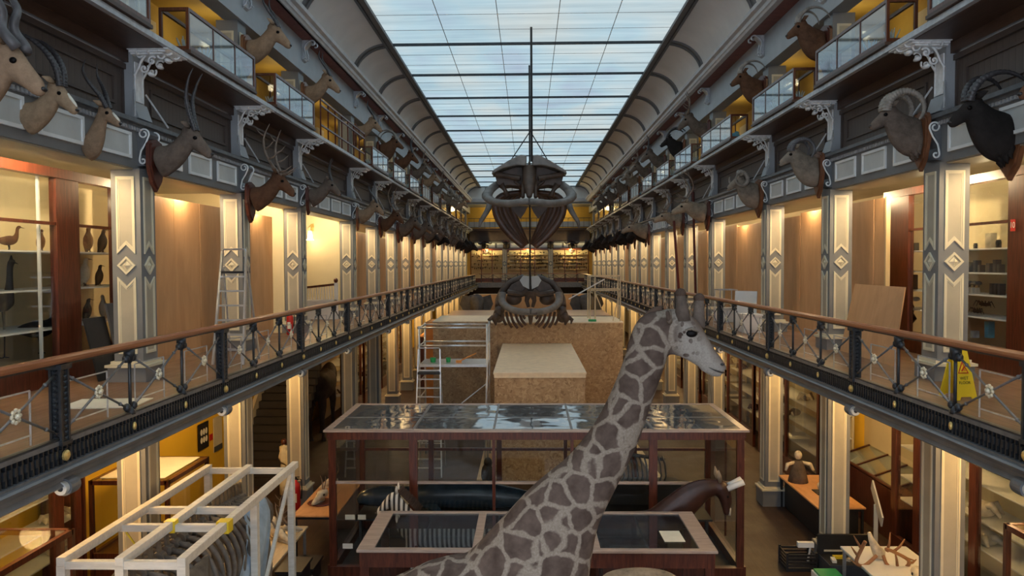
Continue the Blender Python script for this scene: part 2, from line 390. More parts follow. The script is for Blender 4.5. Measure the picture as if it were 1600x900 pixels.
# ================================================================ THE BUILDING
YC = [-4.8, -0.8, 3.2, 7.2, 11.2, 15.2, 19.2, 24.9, 28.9, 32.9, 36.9, 40.9, 44.9, 50.6, 54.6, 58.6, 62.6, 66.6, 70.6]
Y0, YE = -5.0, 74.6
ZG, ZR = 4.45, 5.29          # gallery floor, handrail top
ZE, ZE2 = 7.65, 8.35         # entablature
ZU = 9.46                    # upper gallery
ZS = 13.4                    # skylight
SIDE = {-1: 'left', 1: 'right'}
def X(s, W): return s*W + (0.2 if s > 0 else 0)
def bx(mb, s, w0, w1, y0, y1, z0, z1):
    a, b_ = X(s, w0), X(s, w1); return mb.box(min(a, b_), max(a, b_), y0, y1, z0, z1)

struct(MB().box(-10, 10.2, Y0, YE, -.1, 0), 'floor', 'floor_dark')
tr = 0
def trim(mb, mat, smooth=False):
    global tr; tr += 1; return struct(mb, 'trim_%d' % tr, mat, smooth)
for s in (-1, 1):
    # outer walls, three storeys
    struct(bx(MB(), s, 8.6, 8.8, Y0, YE, 0, ZG-.4), 'wall_%s_ground' % SIDE[s], 'yellow' if s < 0 else 'cream_wall')
    struct(bx(MB(), s, 9.5, 9.7, Y0, YE, ZG, ZE+.4), 'wall_%s_gallery' % SIDE[s], 'cream_wall')
    struct(bx(MB(), s, 8.3, 8.5, Y0, YE, ZU, 12.1), 'wall_%s_upper' % SIDE[s], 'ochre')
    # gallery slab, floor finish, soffit
    struct(bx(MB(), s, 4.78, 9.7, Y0, YE, ZG-.3, ZG-.02), 'floor_slab_%s' % SIDE[s], 'buff_paint')
    struct(bx(MB(), s, 4.74, 9.7, Y0, YE, ZG-.02, ZG), 'floor_gallery_%s' % SIDE[s], 'floor_gallery')
    struct(bx(MB(), s, 6.3, 9.7, Y0, YE, ZE+.38, ZE+.5), 'ceiling_gallery_%s' % SIDE[s], 'buff_paint')
    struct(bx(MB(), s, 5.35, 8.5, Y0, YE, ZU-.06, ZU), 'ceiling_%s_upper_floor' % SIDE[s], 'brown_trim')
    struct(bx(MB(), s, 5.8, 8.5, Y0, YE, 12.0, 12.1), 'ceiling_upper_%s' % SIDE[s], 'ochre')
    # fascia of the gallery edge
    mb = MB(); bx(mb, s, 4.66, 4.80, Y0, 69.5, ZG-.035, ZG+.01); bx(mb, s, 4.66, 4.80, Y0, 69.5, ZG-.27, ZG-.245)
    trim(mb, 'mid_iron')
    trim(bx(MB(), s, 4.73, 4.80, Y0, 69.5, ZG-.25, ZG-.03), 'black')
    mb = MB(); y = 3.0                                     # pierced band of small iron loops
    while y < 46:
        bx(mb, s, 4.69, 4.73, y, y+.022, ZG-.25, ZG-.03)
        st = .075 if y < 22 else .15
        if y < 22: bx(mb, s, 4.675, 4.73, y+.030, y+.062, ZG-.17, ZG-.09)
        y += st
    trim(mb, 'dark_iron')
    prof = [(4.80, ZG-.27), (4.62, ZG-.27), (4.60, ZG-.29), (4.62, ZG-.31), (4.66, ZG-.33), (4.72, ZG-.38), (4.73, ZG-.43), (4.69, ZG-.47), (4.71, ZG-.49), (4.85, ZG-.49), (5.0, ZG-.4)]
    trim(MB().extrude_y([(X(s, a), z) for a, z in prof], Y0, 69.5), 'fascia_grey')
    # entablature
    trim(bx(MB(), s, 5.86, 6.3, Y0, YE, ZE, ZE2), 'grey_paint')
    trim(bx(MB(), s, 5.90, 6.36, Y0, YE, ZE-.02, ZE), 'buff_paint')
    mb = MB()
    bx(mb, s, 5.72, 6.0, Y0, YE, ZE2-.06, ZE2); bx(mb, s, 5.78, 6.0, Y0, YE, ZE2-.10, ZE2-.06)
    trim(mb, 'mid_iron')
    mb = MB(); y = 2.0
    while y < 40: bx(mb, s, 5.80, 5.86, y, y+.035, ZE2-.15, ZE2-.10); y += .075
    trim(mb, 'silver_iron')
    ro, ri = MB(), MB()
    for i in range(1, len(YC)):
        a = YC[i]+.44; b_ = YC[i+1] if i+1 < len(YC) else YE; n = 3 if b_-a < 4.5 else 4; q = (b_-a)/n
        for k in range(n):
            u0, u1 = a+k*q+.14, a+(k+1)*q-.14; z0, z1 = ZE+.13, ZE2-.19; x = X(s, 5.86)
            P = lambda d: [(x, u0+d, z0+d), (x, u1-d, z0+d), (x, u1-d, z1-d), (x, u0+d, z1-d)]
            ro.ring(P(0), P(.045), (-s*.03, 0, 0)); ri.prism(P(.045), (-s*.008, 0, 0))
    trim(ro, 'white_trim'); trim(ri, 'pale_panel')
    # dark boarded parapet with rails, one run per bay
    pb, pr = MB(), MB()
    for i in range(1, len(YC)):
        a = YC[i]+.44; b_ = YC[i+1] if i+1 < len(YC) else YE
        bx(pb, s, 6.0, 6.06, a, b_, ZE2, 9.15)
        for z, t in ((ZE2, .06), (9.10, .08)): bx(pr, s, 5.94, 6.02, a, b_, z, z+t)
        bx(pr, s, 5.97, 6.02, a, a+.10, ZE2, 9.15); bx(pr, s, 5.97, 6.02, b_-.10, b_, ZE2, 9.15)
        x = X(s, 6.0); z0, z1 = ZE2+.20, 8.98
        P = lambda d: [(x, a+.3+d, z0+d), (x, b_-.3-d, z0+d), (x, b_-.3-d, z1-d), (x, a+.3+d, z1-d)]
        pr.ring(P(0), P(.045), (-s*.03, 0, 0))
    trim(pb, 'beadboard'); trim(pr, 'bead_rail')
    trim(bx(MB(), s, 6.5, 6.55, Y0, YE, 9.15, ZU-.06), 'dark_recess')  # dark sheet standing in for the shade inside the gap under the slab
    # slab edge of the upper gallery
    trim(bx(MB(), s, 5.22, 5.36, Y0, 70.5, ZU-.09, ZU-.01), 'silver_iron')
    mb = MB(); bx(mb, s, 5.3, 6.0, Y0, 70.5, ZU-.10, ZU-.07); bx(mb, s, 5.90, 6.0, Y0, 70.5, 9.2, ZU-.08); trim(mb, 'brown_trim')
    # upper beam, red soffit, cornice
    trim(bx(MB(), s, 5.75, 6.1, Y0, YE, 11.12, 11.97), 'beam_grey')
    trim(bx(MB(), s, 5.40, 5.78, Y0, 70.6, 11.93, 11.97), 'red_soffit')
    prof = [(5.45, 11.93), (5.36, 11.93), (5.33, 11.98), (5.30, 12.0), (5.28, 12.08), (5.20, 12.12), (5.18, 12.2), (5.22, 12.24), (5.40, 12.26), (5.9, 12.28), (5.9, 11.97)]
    trim(MB().extrude_y([(X(s, a)-(.1 if s > 0 else 0), z) for a, z in prof], Y0, 70.6), 'cornice')
    # cove with its ribs
    hw = 4.56 if s < 0 else 4.52
    arc = [(s*(hw+1.2*math.sin(t*PI/24)), 12.35+1.05*math.cos(t*PI/24)) for t in range(13)]
    mb = MB(); n = len(arc)
    mb.add([(x, y, z) for y in (Y0, 70.6) for x, z in arc] , [(i, i+1, n+i+1, n+i) for i in range(n-1)])
    o = struct(mb, 'ceiling_cove_%s' % SIDE[s], 'cove', True); so = o.modifiers.new('t', 'SOLIDIFY'); so.thickness = .04; so.offset = 0
    rb = MB()
    for yc in YC:
        for dy, wd, dp in ((-.20, .10, .07), (-.10, .20, .035), (.10, .10, .07)):
            sm = [(x-s*dp*math.sin(t*PI/24), z-dp*math.cos(t*PI/24)) for t, (x, z) in enumerate(arc)]
            for k in range(n-1):
                (x0, z0), (x1, z1) = sm[k], sm[k+1]; (X0, Z0), (X1, Z1) = arc[k], arc[k+1]
                rb.add([(x0, yc+dy, z0), (x1, yc+dy, z1), (x1, yc+dy+wd, z1), (x0, yc+dy+wd, z0), (X0, yc+dy, Z0), (X1, yc+dy, Z1), (X1, yc+dy+wd, Z1), (X0, yc+dy+wd, Z0)],
                       [(0, 1, 2, 3), (0, 4, 5, 1), (3, 2, 6, 7)])
    trim(rb, 'cove_rib', True)
    mb = MB(); mb.box(min(s*hw, s*(hw-.16)), max(s*hw, s*(hw-.16)), Y0, 70.6, ZS-.10, ZS); mb.box(min(s*(hw+.10), s*(hw+.02)), max(s*(hw+.10), s*(hw+.02)), Y0, 70.6, ZS-.12, ZS+.02)
    trim(mb, 'cove_rib')

# skylight
pane = struct(MB().box(-4.56, 4.52, Y0, 70.6, ZS+.02, ZS+.04), 'window_1', 'skylight')
mb = MB()
for yc in YC: mb.box(-4.56, 4.52, yc-.035, yc+.035, ZS-.06, ZS+.02)
bar = struct(mb, 'window_bar', 'dark_iron', parent=pane)
mb = MB()
for i in range(len(YC)-1):
    n = 3 if YC[i+1]-YC[i] < 4.5 else 4
    for k in range(1, n): yy = YC[i]+(YC[i+1]-YC[i])*k/n; mb.box(-4.56, 4.52, yy-.008, yy+.008, ZS+.005, ZS+.018)
for x in (-2.6, -.87, .9, 2.6): mb.box(x-.010, x+.010, Y0, 70.6, ZS+.005, ZS+.018)
struct(mb, 'window_glazing_bar', 'pale_panel', parent=pane)

# end wall with its storeys
YW = 74.3
struct(MB().box(-10, 10.2, YE, YE+.2, 0, ZS+.3), 'wall_far', 'ochre')
struct(MB().box(-5.8, 6.0, 71.9, YE, ZG-.35, ZG), 'floor_far_gallery', 'floor_gallery')
struct(MB().box(-5.8, 6.0, 70.0, 71.95, ZG-.35, ZG-.01), 'floor_far_landing', 'floor_gallery')
mb = MB(); mb.box(-5.5, 5.7, 69.9, 70.0, ZG-.45, ZG+.01); trim(mb, 'mid_iron')
mb = MB(); mb.box(-5.8, 6.0, YW-.4, YW, ZE, ZE2); trim(mb, 'grey_paint')
ro = MB()
for k in range(9):
    x0 = -5.8+k*1.31+.1; x1 = x0+1.11; y = YW-.4
    P = lambda d: [(x0+d, y, ZE+.12+d), (x1-d, y, ZE+.12+d), (x1-d, y, ZE2-.15-d), (x0+d, y, ZE2-.15-d)]
    ro.prism(P(0), (0, -.03, 0))
trim(ro, 'white_trim')
mb = MB(); mb.box(-5.8, 6.0, YW-.3, YW, ZE2, 9.45); trim(mb, 'bead_rail')
mb = MB(); mb.box(-5.8, 6.0, YW-1.8, YW, 9.45, 9.6); trim(mb, 'brown_trim')
mb = MB(); mb.box(-5.8, 6.0, 70.6, YE, 11.75, 11.95); trim(mb, 'beam_grey')
mb = MB(); mb.box(-5.4, 5.6, 70.3, 70.7, 11.93, 12.25); trim(mb, 'cornice')
mb = MB(); mb.box(-6, 6.2, 70.6, 70.8, 12.2, ZS+.3); struct(mb, 'wall_far_cove', 'cove')
mb = MB()
for x in (-4.0, -3.9, 3.9, 4.0, -1.5, 1.5): mb.box(x-.03, x+.03, 70.52, 70.6, 12.3, ZS-.05)
trim(mb, 'cove_rib')
mb = MB(); mb.box(-10, 10.2, Y0, 71, ZS+.3, ZS+.4); struct(mb, 'ceiling', 'cove')
# end partitions closing the aisles behind the visible bays
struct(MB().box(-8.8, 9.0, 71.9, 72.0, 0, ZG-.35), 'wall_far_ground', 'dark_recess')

# ---------------------------------------------------------------- columns
def face_xf(s, which):
    """maps (u across, v up, d proud) of a column face to local coordinates"""
    if which == 'near': return lambda u, v, d: ((-s)*(-.22+u), -d, v)
    if which == 'hall': return lambda u, v, d: ((-s)*d, .22+u, v)
    return lambda u, v, d: ((-s)*(-.22+u), .44+d, v)
def inset(poly, d):
    n = len(poly); out = []
    for i in range(n):
        p0, p1, p2 = poly[i-1], poly[i], poly[(i+1) % n]
        a = Vector((p1[0]-p0[0], p1[1]-p0[1])).normalized(); b_ = Vector((p2[0]-p1[0], p2[1]-p1[1])).normalized()
        na = Vector((-a.y, a.x)); nb = Vector((-b_.y, b_.x)); m_ = (na+nb); m_ = m_/max(.25, m_.dot(na)) if m_.length > 1e-6 else na
        out.append((p1[0]+m_.x*d, p1[1]+m_.y*d))
    return out
def column(name, s, z0, z1, polys, diamond, label, group, plinth=.26, cap=True, w=.44):
    t = thing(name, label, 'column', group=group); H = z1-z0
    sh = MB(); a, b_ = sorted((0, s*w)); sh.box(a, b_, 0, w, 0, H); sh.build('shaft', 'grey_paint', t)
    rg, fl = MB(), MB()
    for wh in ('near', 'hall', 'far'):
        f = face_xf(s, wh)
        for poly in polys:
            for d0, d1, th, dest in ((0, .028, .022, rg), (.028, .045, .012, rg)):
                O = [f(u, v, 0) for u, v in inset(poly, d0)]; I = [f(u, v, 0) for u, v in inset(poly, d1)]
                n0 = Vector(f(0, 0, th))-Vector(f(0, 0, 0)); dest.ring(O, I, n0)
            n0 = Vector(f(0, 0, .006))-Vector(f(0, 0, 0)); fl.prism([f(u, v, 0) for u, v in inset(poly, .045)], n0)
        if diamond is not None:
            dm = [(0, diamond-.14), (.14, diamond), (0, diamond+.14), (-.14, diamond)]
            n0 = Vector(f(0, 0, .026))-Vector(f(0, 0, 0))
            rg.ring([f(u, v, 0) for u, v in dm], [f(u, v, 0) for u, v in inset(dm, .03)], n0)
            k = inset(dm, .05)
            B = [f(u, v, .004) for u, v in k]+[f(0, diamond, .04)]; rg.add(B, [(0, 1, 4), (1, 2, 4), (2, 3, 4), (3, 0, 4)])
            fl.prism([f(u, v, 0) for u, v in inset(dm, .03)], n0*.2)
    if rg.v: rg.build('panel_moulding', 'cream_paint', t); fl.build('panel_field', 'buff_paint', t)
    if plinth:
        e = .07; a, b_ = sorted((-s*e, s*(w+e)))
        MB().box(a, b_, -e, w+e, 0, plinth).build('plinth', 'grey_paint', t)
        bm_ = MB(); a, b_ = sorted((-s*(e+.03), s*(w+e+.03))); bm_.box(a, b_, -e-.03, w+e+.03, plinth, plinth+.04)
        a, b_ = sorted((-s*.04, s*(w+.04))); bm_.box(a, b_, -.04, w+.04, plinth+.04, plinth+.09); bm_.build('base_moulding', 'cream_paint', t)
    return t
HV = ZE-ZG
DV = 1.75
GP = [[(-.14, .42), (.14, .42), (.14, DV-.17), (0, DV-.31), (-.14, DV-.17)],
      [(-.14, HV-.12), (-.14, DV+.17), (0, DV+.31), (.14, DV+.17), (.14, HV-.12)]]
GP[0] = [(-.14, .42), (.14, .42), (.14, DV-.17), (0, DV-.31), (-.14, DV-.17)]
LP = [[(-.14, .62), (.14, .62), (.14, 3.72), (.08, 3.80), (.05, 3.86), (-.05, 3.86), (-.08, 3.80), (-.14, 3.72)]]
UP = [[(-.14, .40), (.14, .40), (.14, 1.44), (-.14, 1.44)]]
kids.clear()
for s in (-1, 1):
    sd = SIDE[s]
    for nm, z0, z1, polys, dm, pl, what, W in (
            ('gallery_column', ZG, ZE, GP, DV, .22, 'cream panelled gallery column with a diamond ornament', 5.8),
            ('ground_column', 0, ZG-.3, LP, None, .40, 'cream panelled square column holding up the gallery floor', 5.8),
            ('upper_column', ZU, 11.12, UP, None, 0, 'slim cream panelled column of the top gallery', 5.82)):
        proto = None; k = 0
        for i in range(2, len(YC)):
            lab = '%s, %s from the camera on the %s side' % (what, ordn(i-2), sd)
            if proto is None: o = proto = column(nm, s, z0, z1, polys, dm, lab, nm.replace('_', ' ')+'s on the %s side' % sd, pl)
            else: o = dup(proto, label=lab)
            o.location = (X(s, W), YC[i], z0)
    # blue-grey pilasters on the parapet with white cast-iron brackets
    pl = None
    for i in range(2, len(YC)):
        lab = 'white scrolled iron bracket under the top gallery, %s from the camera on the %s' % (ordn(i-2), sd)
        if pl is None:
            pl = thing('gallery_bracket', lab, 'bracket', group='white iron brackets on the %s side' % sd)
            g = -s
            def bq(mb, a, b_, *r): a, b_ = sorted((g*a, g*b_)); return mb.box(a, b_, *r)
            bq(MB(), -.2, 0, .06, .38, 0, 1.05).build('pilaster', 'beam_grey', pl)
            mb = MB()
            for dd, th in ((0, .02), (.03, .012)):
                P = lambda d: [(0, .10+d, .26+d), (0, .34-d, .26+d), (0, .34-d, .84-d), (0, .10+d, .84-d)]
                mb.ring(P(dd), P(dd+.03), (g*th, 0, 0))
            mb.box(min(0, .012*g), max(0, .012*g), .13, .31, .29, .81); mb.build('pilaster_panel', 'white_iron', pl)
            # splayed foot
            mb = MB(); mb.prism([(0, .02, 0), (g*.10, .02, 0), (g*.02, .02, .24), (0, .02, .24)], (0, .40, 0)); mb.build('foot', 'beam_grey', pl)
            # scrolls out to the slab edge
            mb = MB(); sc = MB()
            for yo in (.10, .34):
                mb.tube([(g*x, yo, 1.05-(1.05-z)*.75) for x, z in spath([(0, .5), (.06, .62), (.12, .80), (.22, .93), (.40, 1.0), (.56, 1.02)], 20)], .018, 6)
                for cx, cz, r0, tw in ((.42, .93, .09, 1), (.15, .74, .07, -1), (.27, .85, .07, 1), (.10, .95, .08, 1), (.52, .98, .06, -1)):
                    P = [(g*(cx+(r0*(1-t/22))*math.cos(tw*t*.42+.6)), yo, cz+(r0*(1-t/22))*math.sin(tw*t*.42+.6)) for t in range(20)]
                    sc.tube(P, [.016]*18+[.024]*2, 5)
            for cx, cz in ((.56, .99), (.46, .88), (.33, .79), (.20, .68)): # leaves
                sc.ball((g*cx, .22, cz), (.045, .10, .035), 6, 4)
            for yo in (-.02, .46):
                for cx, cz, r0 in ((.12, .95, .08), (.28, .97, .07), (.44, .98, .06)):
                    P = [(g*cx, yo+(r0*(1-t/20))*math.cos(t*.45), cz+(r0*(1-t/20))*math.sin(t*.45)) for t in range(17)]; sc.tube(P, .014, 5)
            mb.build('arm', 'white_iron', pl, True); sc.build('scrollwork', 'white_iron', pl, True)
            mb = MB(); bq(mb, 0, .60, -.10, .54, .97, .995); bq(mb, 0, .54, -.05, .49, .945, .97); bq(mb, 0, .48, .0, .44, .925, .945); mb.build('abacus', 'white_iron', pl)
            # tie rods sloping forward from the pilaster foot
            MB().cyl((g*.02, .05, .42), (g*.20, -.28, -.03), .014, 6).build('tie_rod', 'silver_iron', pl); MB().cyl((g*.02, .39, .42), (g*.20, .72, -.03), .014, 6).build('tie_rod', 'silver_iron', pl)
            o = pl
        else: o = dup(pl, label=lab)
        o.location = (X(s, 5.84), YC[i]-.12, ZE2+.03)
    # scroll consoles on the entablature below each bracket
    cs = None
    for i in range(2, len(YC)):
        lab = 'grey double-scroll console on the beam, %s from the camera on the %s side' % (ordn(i-2), sd)
        if cs is None:
            cs = thing('scroll_console', lab, 'bracket', group='scroll consoles on the %s beam' % sd); g = -s
            mb = MB(); path = []
            for t in range(22): a = -t*.40+PI/2; r0 = .03+.055*(t/21); path.append((.10+r0*math.cos(a), .50+r0*math.sin(a)))
            path = path + [(.13, .36), (.06, .25), (.035, .14)]
            for t in range(16): a = PI*.9+t*.38; r0 = .055*(1-t/22); path.append((.085+r0*math.cos(a), .10+r0*math.sin(a)))
            for yo in (.06, .38): MB().tube([(g*x, yo, z) for x, z in path], .014, 6).build('scroll', 'white_trim', cs, True)
            mb = MB(); mb.prism([(0, .07, .02), (g*.10, .07, .03), (g*.05, .07, .2), (g*.10, .07, .38), (g*.17, .07, .50), (g*.10, .07, .58), (0, .07, .60)], (0, .30, 0)); mb.build('body', 'mid_iron', cs); o = cs
        else: o = dup(cs, label=lab)
        o.location = (X(s, 5.86), YC[i], ZE+.02)
    # volutes where the floor girders meet the gallery edge
    vo_ = None
    for i in range(2, len(YC)-1):
        lab = 'grey rolled volute under the gallery edge, %s from the camera on the %s' % (ordn(i-2), sd)
        if vo_ is None:
            vo_ = thing('girder_volute', lab, 'bracket', group='volutes under the %s gallery edge' % sd); g = -s
            mb = MB(); a, b_ = sorted((0, -g*1.1)); mb.box(a, b_, .06, .22, -.02, .10); mb.build('girder', 'fascia_grey', vo_)
            mb = MB(); mb.lathe([(.022, .0), (.036, .0), (.036, .02), (.055, .02), (.062, .05), (.088, .05), (.092, .10), (.092, .16), (.088, .21), (.065, .21), (.022, .24)], (0, 0, 0), 20, 'Y'); mb.build('volute', 'mid_iron', vo_); o = vo_
            MB().ball((0, .0, 0), (.032, .025, .032)).build('volute_eye', 'dark_iron', vo_, True); MB().lathe([(.050, -.008), (.066, -.008), (.066, .06), (.050, .06)], (0, 0, 0), 20, 'Y').build('ring', 'pale_panel', vo_)
        else: o = dup(vo_, label=lab)
        o.location = (X(s, 4.73), YC[i]+.25, ZG-.50)
    # brackets of the upper beam
    ub = None
    for i in range(2, len(YC)):
        lab = 'small pale S-scroll bracket under the cornice, %s from the camera on the %s side' % (ordn(i-2), sd)
        if ub is None:
            ub = thing('cornice_bracket', lab, 'bracket', group='cornice brackets on the %s side' % sd); g = -s
            mb = MB()
            for yo in (.10, .34):
                P = [(.02, 0), (.08, .05), (.10, .15), (.07, .28), (.12, .40), (.25, .48), (.33, .45), (.33, .38), (.27, .37)]
                mb = MB(); mb.tube([(g*x, yo, z) for x, z in spath(P, 24)], .022, 6)
                mb.tube([(g*(.05+.05+.05*(1-t/14)*math.cos(t*.5)), yo, .05+.05*(1-t/14)*math.sin(t*.5)) for t in range(12)], .014, 5)
                mb.build('scroll', 'silver_iron', ub, True)
            mb = MB(); mb.prism([(0, .12, -.05), (g*.06, .12, 0), (g*.06, .12, .28), (g*.22, .12, .46), (g*.22, .12, .5), (0, .12, .5)], (0, .20, 0)); mb.build('web', 'silver_iron', ub); o = ub
        else: o = dup(ub, label=lab)
        o.location = (X(s, 5.76), YC[i], 11.42)

# ---------------------------------------------------------------- gallery railings
def rail(s):
    g = -s; sd = SIDE[s]
    t = thing('gallery_railing', 'iron gallery railing with crossed bars, gilt rosettes and a wooden handrail along the %s side' % sd, 'railing', (X(s, 4.7), 0, ZG))
    pr = [(-.055, .78), (.055, .78), (.062, .80), (.058, .83), (.03, .85), (-.03, .85), (-.058, .83), (-.062, .80)]
    MB().extrude_y(pr, Y0, 69.4).build('handrail', 'handrail', t)
    MB().box(-.03, .03, Y0, 69.4, .755, .78).build('top_rail', 'dark_iron', t)
    MB().box(-.03, .03, Y0, 69.4, .0, .03).build('bottom_rail', 'dark_iron', t)
    # prototypes
    big = MB()
    for a in (-.05, .05):
        for b_ in (-.06, .06): big.box(a-.012, a+.012, b_-.014, b_+.014, -.04, .77)
    big.box(-.045, .045, -.05, .05, -.03, .76)
    for k in range(13):
        z = .04+k*.056
        for sx_ in (-1, 1): big.add([(sx_*.062, -.035, z), (sx_*.062, 0, z-.022), (sx_*.062, .035, z), (sx_*.062, 0, z+.022), (sx_*.045, 0, z)], [(0, 1, 4), (1, 2, 4), (2, 3, 4), (3, 0, 4)])
        for sy_ in (-1, 1): big.add([(-.03, sy_*.072, z), (0, sy_*.072, z-.022), (.03, sy_*.072, z), (0, sy_*.072, z+.022), (0, sy_*.05, z)], [(0, 1, 4), (1, 2, 4), (2, 3, 4), (3, 0, 4)])
    big.box(-.08, .08, -.09, .09, .72, .77); big.box(-.075, .075, -.085, .085, -.04, 0)
    smallp = MB(); smallp.cyl((0, 0, 0), (0, 0, .76), .020, 8)
    smallp.lathe([(.02, .60), (.045, .64), (.05, .68), (.065, .70), (.065, .76)], (0, 0, 0), 8); smallp.lathe([(.06, 0), (.06, .03), (.035, .06), (.02, .09)], (0, 0, 0), 8)
    for dy in (-.075, .075):
        for z in (.66, .09): smallp.ball((0, dy, z), (.045, .045, .05), 8, 5)
    gold = MB().ball((g*.045, 0, -.14), (.022, .028, .05), 8, 6).ball((g*.05, 0, -.14), (.018, .02, .03), 8, 5)
    goldb = MB().lathe([(.055, 0), (.055, .02), (.035, .035), (.015, .04)], (0, 0, 0), 10, 'X')
    PB = PS = PG = PGB = PX = PR = PGF = None; nb = ns = 0
    for i in range(1, len(YC)-1):
        y0 = YC[i]+.22; y1 = YC[i+1]+.22; n = 3 if y1-y0 < 4.5 else 4; q = (y1-y0)/n
        if y1 > 69.5: break
        for k in range(n):
            y = y0+k*q
            if k == 0:
                if PB is None: PB = o = big.build('post', 'dark_iron', t)
                else: o = PB.copy(); COL.objects.link(o); o.parent = t
                o.location = (0, y, 0)
                if PGB is None: PGB = goldb.build('boss', 'gold', PB); PGB.location = (0, 0, 0); PGB.scale = (g, 1, 1); PGB.location = (g*.045, 0, -.15)
                else: c_ = PGB.copy(); COL.objects.link(c_); c_.parent = o
            else:
                if PS is None:
                    PS = o = smallp.build('post', 'dark_iron', t, True)
                    PG = gold.build('boss', 'gold', PS, True)
                else:
                    o = PS.copy(); COL.objects.link(o); o.parent = t; c_ = PG.copy(); COL.objects.link(c_); c_.parent = o
                o.location = (0, y, 0)
            a, b_ = .08, q-.08
            if PX is None or abs(PXq-q) > .01:
                PXq = q; xm = MB()
                for z0, z1 in ((.09, .66), (.66, .09)):
                    xm.cyl((0, a, z0), (0, b_, z1), .0135, 8)
                    for f in (.12, .88): yy = a+(b_-a)*f; zz = z0+(z1-z0)*f; xm.ball((0, yy, zz), .024, 6, 4)
                PX = o = xm.build('cross_bar', 'mid_iron', t, True)
                rm = MB(); c = ((0, q/2, .375))
                rm.ball((g*.03, q/2, .375), (.03, .03, .03), 8, 6)
                for kk in range(8):
                    an = kk*PI/4; rr = .055; rm.ball((g*.015, q/2+rr*math.cos(an), .375+rr*math.sin(an)), (.018, .024, .024), 6, 4)
                PR = rm.build('rosette', 'rosette', PX, True)
                gm = MB(); u0, u1 = .30*q/1.33, q-.30*q/1.33
                for A, B_ in (((0, u0, .02), (0, u0, .55)), ((0, u1, .02), (0, u1, .55)), ((0, u0, .55), (0, u1, .55)), ((0, u0, .12), (0, u1, .12))): gm.bar(A, B_, .014)
                PGF = gm.build('guard_frame', 'silver_iron', t); PGF.location = (s*.10, y, 0)
            else:
                o = PX.copy(); COL.objects.link(o); o.parent = t; c_ = PR.copy(); COL.objects.link(c_); c_.parent = o
                if y < 40: c_ = PGF.copy(); COL.objects.link(c_); c_.parent = t; c_.location = (s*.10, y, 0)
            o.location = (0, y, 0)
    return t
rail(-1); rail(1)
# far gallery railing
t = thing('gallery_railing', 'iron railing crossing the far end of the gallery', 'railing', (0, 70, ZG))
mb = MB(); mb.box(-4.6, 4.8, -.06, .06, .78, .84); mb.build('handrail', 'handrail', t)
mb = MB()
for k in range(9):
    x = -4.4+k*1.12; mb.box(x-.03, x+.03, -.03, .03, 0, .78)
    if k < 8: mb.bar((x, 0, .05), (x+1.12, 0, .72), .03); mb.bar((x, 0, .72), (x+1.12, 0, .05), .03)
mb.build('baluster_panel', 'dark_iron', t)

# ---------------------------------------------------------------- gallery lamps (real lamps behind the beams)
def point(loc, power, col, r=.06, name='lamp_light'):
    l = bpy.data.lights.new(name, 'POINT'); l.energy = power; l.color = col; l.shadow_soft_size = r
    o = bpy.data.objects.new(name, l); COL.objects.link(o); o.location = loc; return o
WARM = (1, .73, .41)
for s in (-1, 1):
    for i in range(2, len(YC)-1):
        ym = (YC[i]+.44+YC[i+1])/2
        point((X(s, 6.45), YC[i+1]-1.15, ZE+.03), LAMP_G, WARM, .05, 'gallery_lamp')
        if YC[i] < 60:
            if not (s < 0 and YC[i] in (19.2, 24.9)): point((X(s, 6.5), YC[i+1]-1.2, 3.85), LAMP_L, (1, .62, .25), .25, 'ground_lamp')
            point((X(s, 7.4), ym, 11.3), LAMP_U, (1, .82, .5), .1, 'upper_lamp')
# ================================================================ GALLERY BAYS
def bxs(s, *a): return bx(MB(), s, *a)
def hoarding(s, y0, y1, W=6.55, top=7.42, lab=''):
    t = thing('plywood_hoarding', lab, 'hoarding', (0, 0, 0), group='plywood hoardings on the %s gallery' % SIDE[s])
    n = max(1, round((y1-y0)/1.25)); q = (y1-y0)/n
    mb = MB()
    for k in range(n): bx(mb, s, W, W+.02, y0+k*q+.003, y0+(k+1)*q-.003, ZG, top)
    mb.build('board', 'hoarding', t)
    if abs(y0-14.45) < .1 or abs(y0-12.78) < .1: bxs(s, W-.02, W+.06, y0-.06, y0, ZG, top+.02).build('edge_batten', 'ply_edge', t)
    mb = MB(); bx(mb, s, W+.03, W+.09, y0, y1, top-.12, top-.03)
    mb.build('top_batten', 'ply_edge', t)
    return t
for s in (-1, 1):
    for i in range(4, 16):
        y0, y1 = YC[i]-.25, YC[i+1]-.28
        if s < 0 and i == 6: continue
        if s > 0 and i == 4: y0 = 14.45
        if s < 0 and i == 4: y0 = 12.78
        if s < 0 and i == 5: y1 = 19.2
        if s < 0 and i == 7: y0 = 25.2
        hoarding(s, y0, y1, 6.55, 7.42 if i % 3 else 7.36,
                 'tall brown plywood hoarding closing a gallery bay, %s from the camera on the %s' % (ordn(i-4), SIDE[s]))
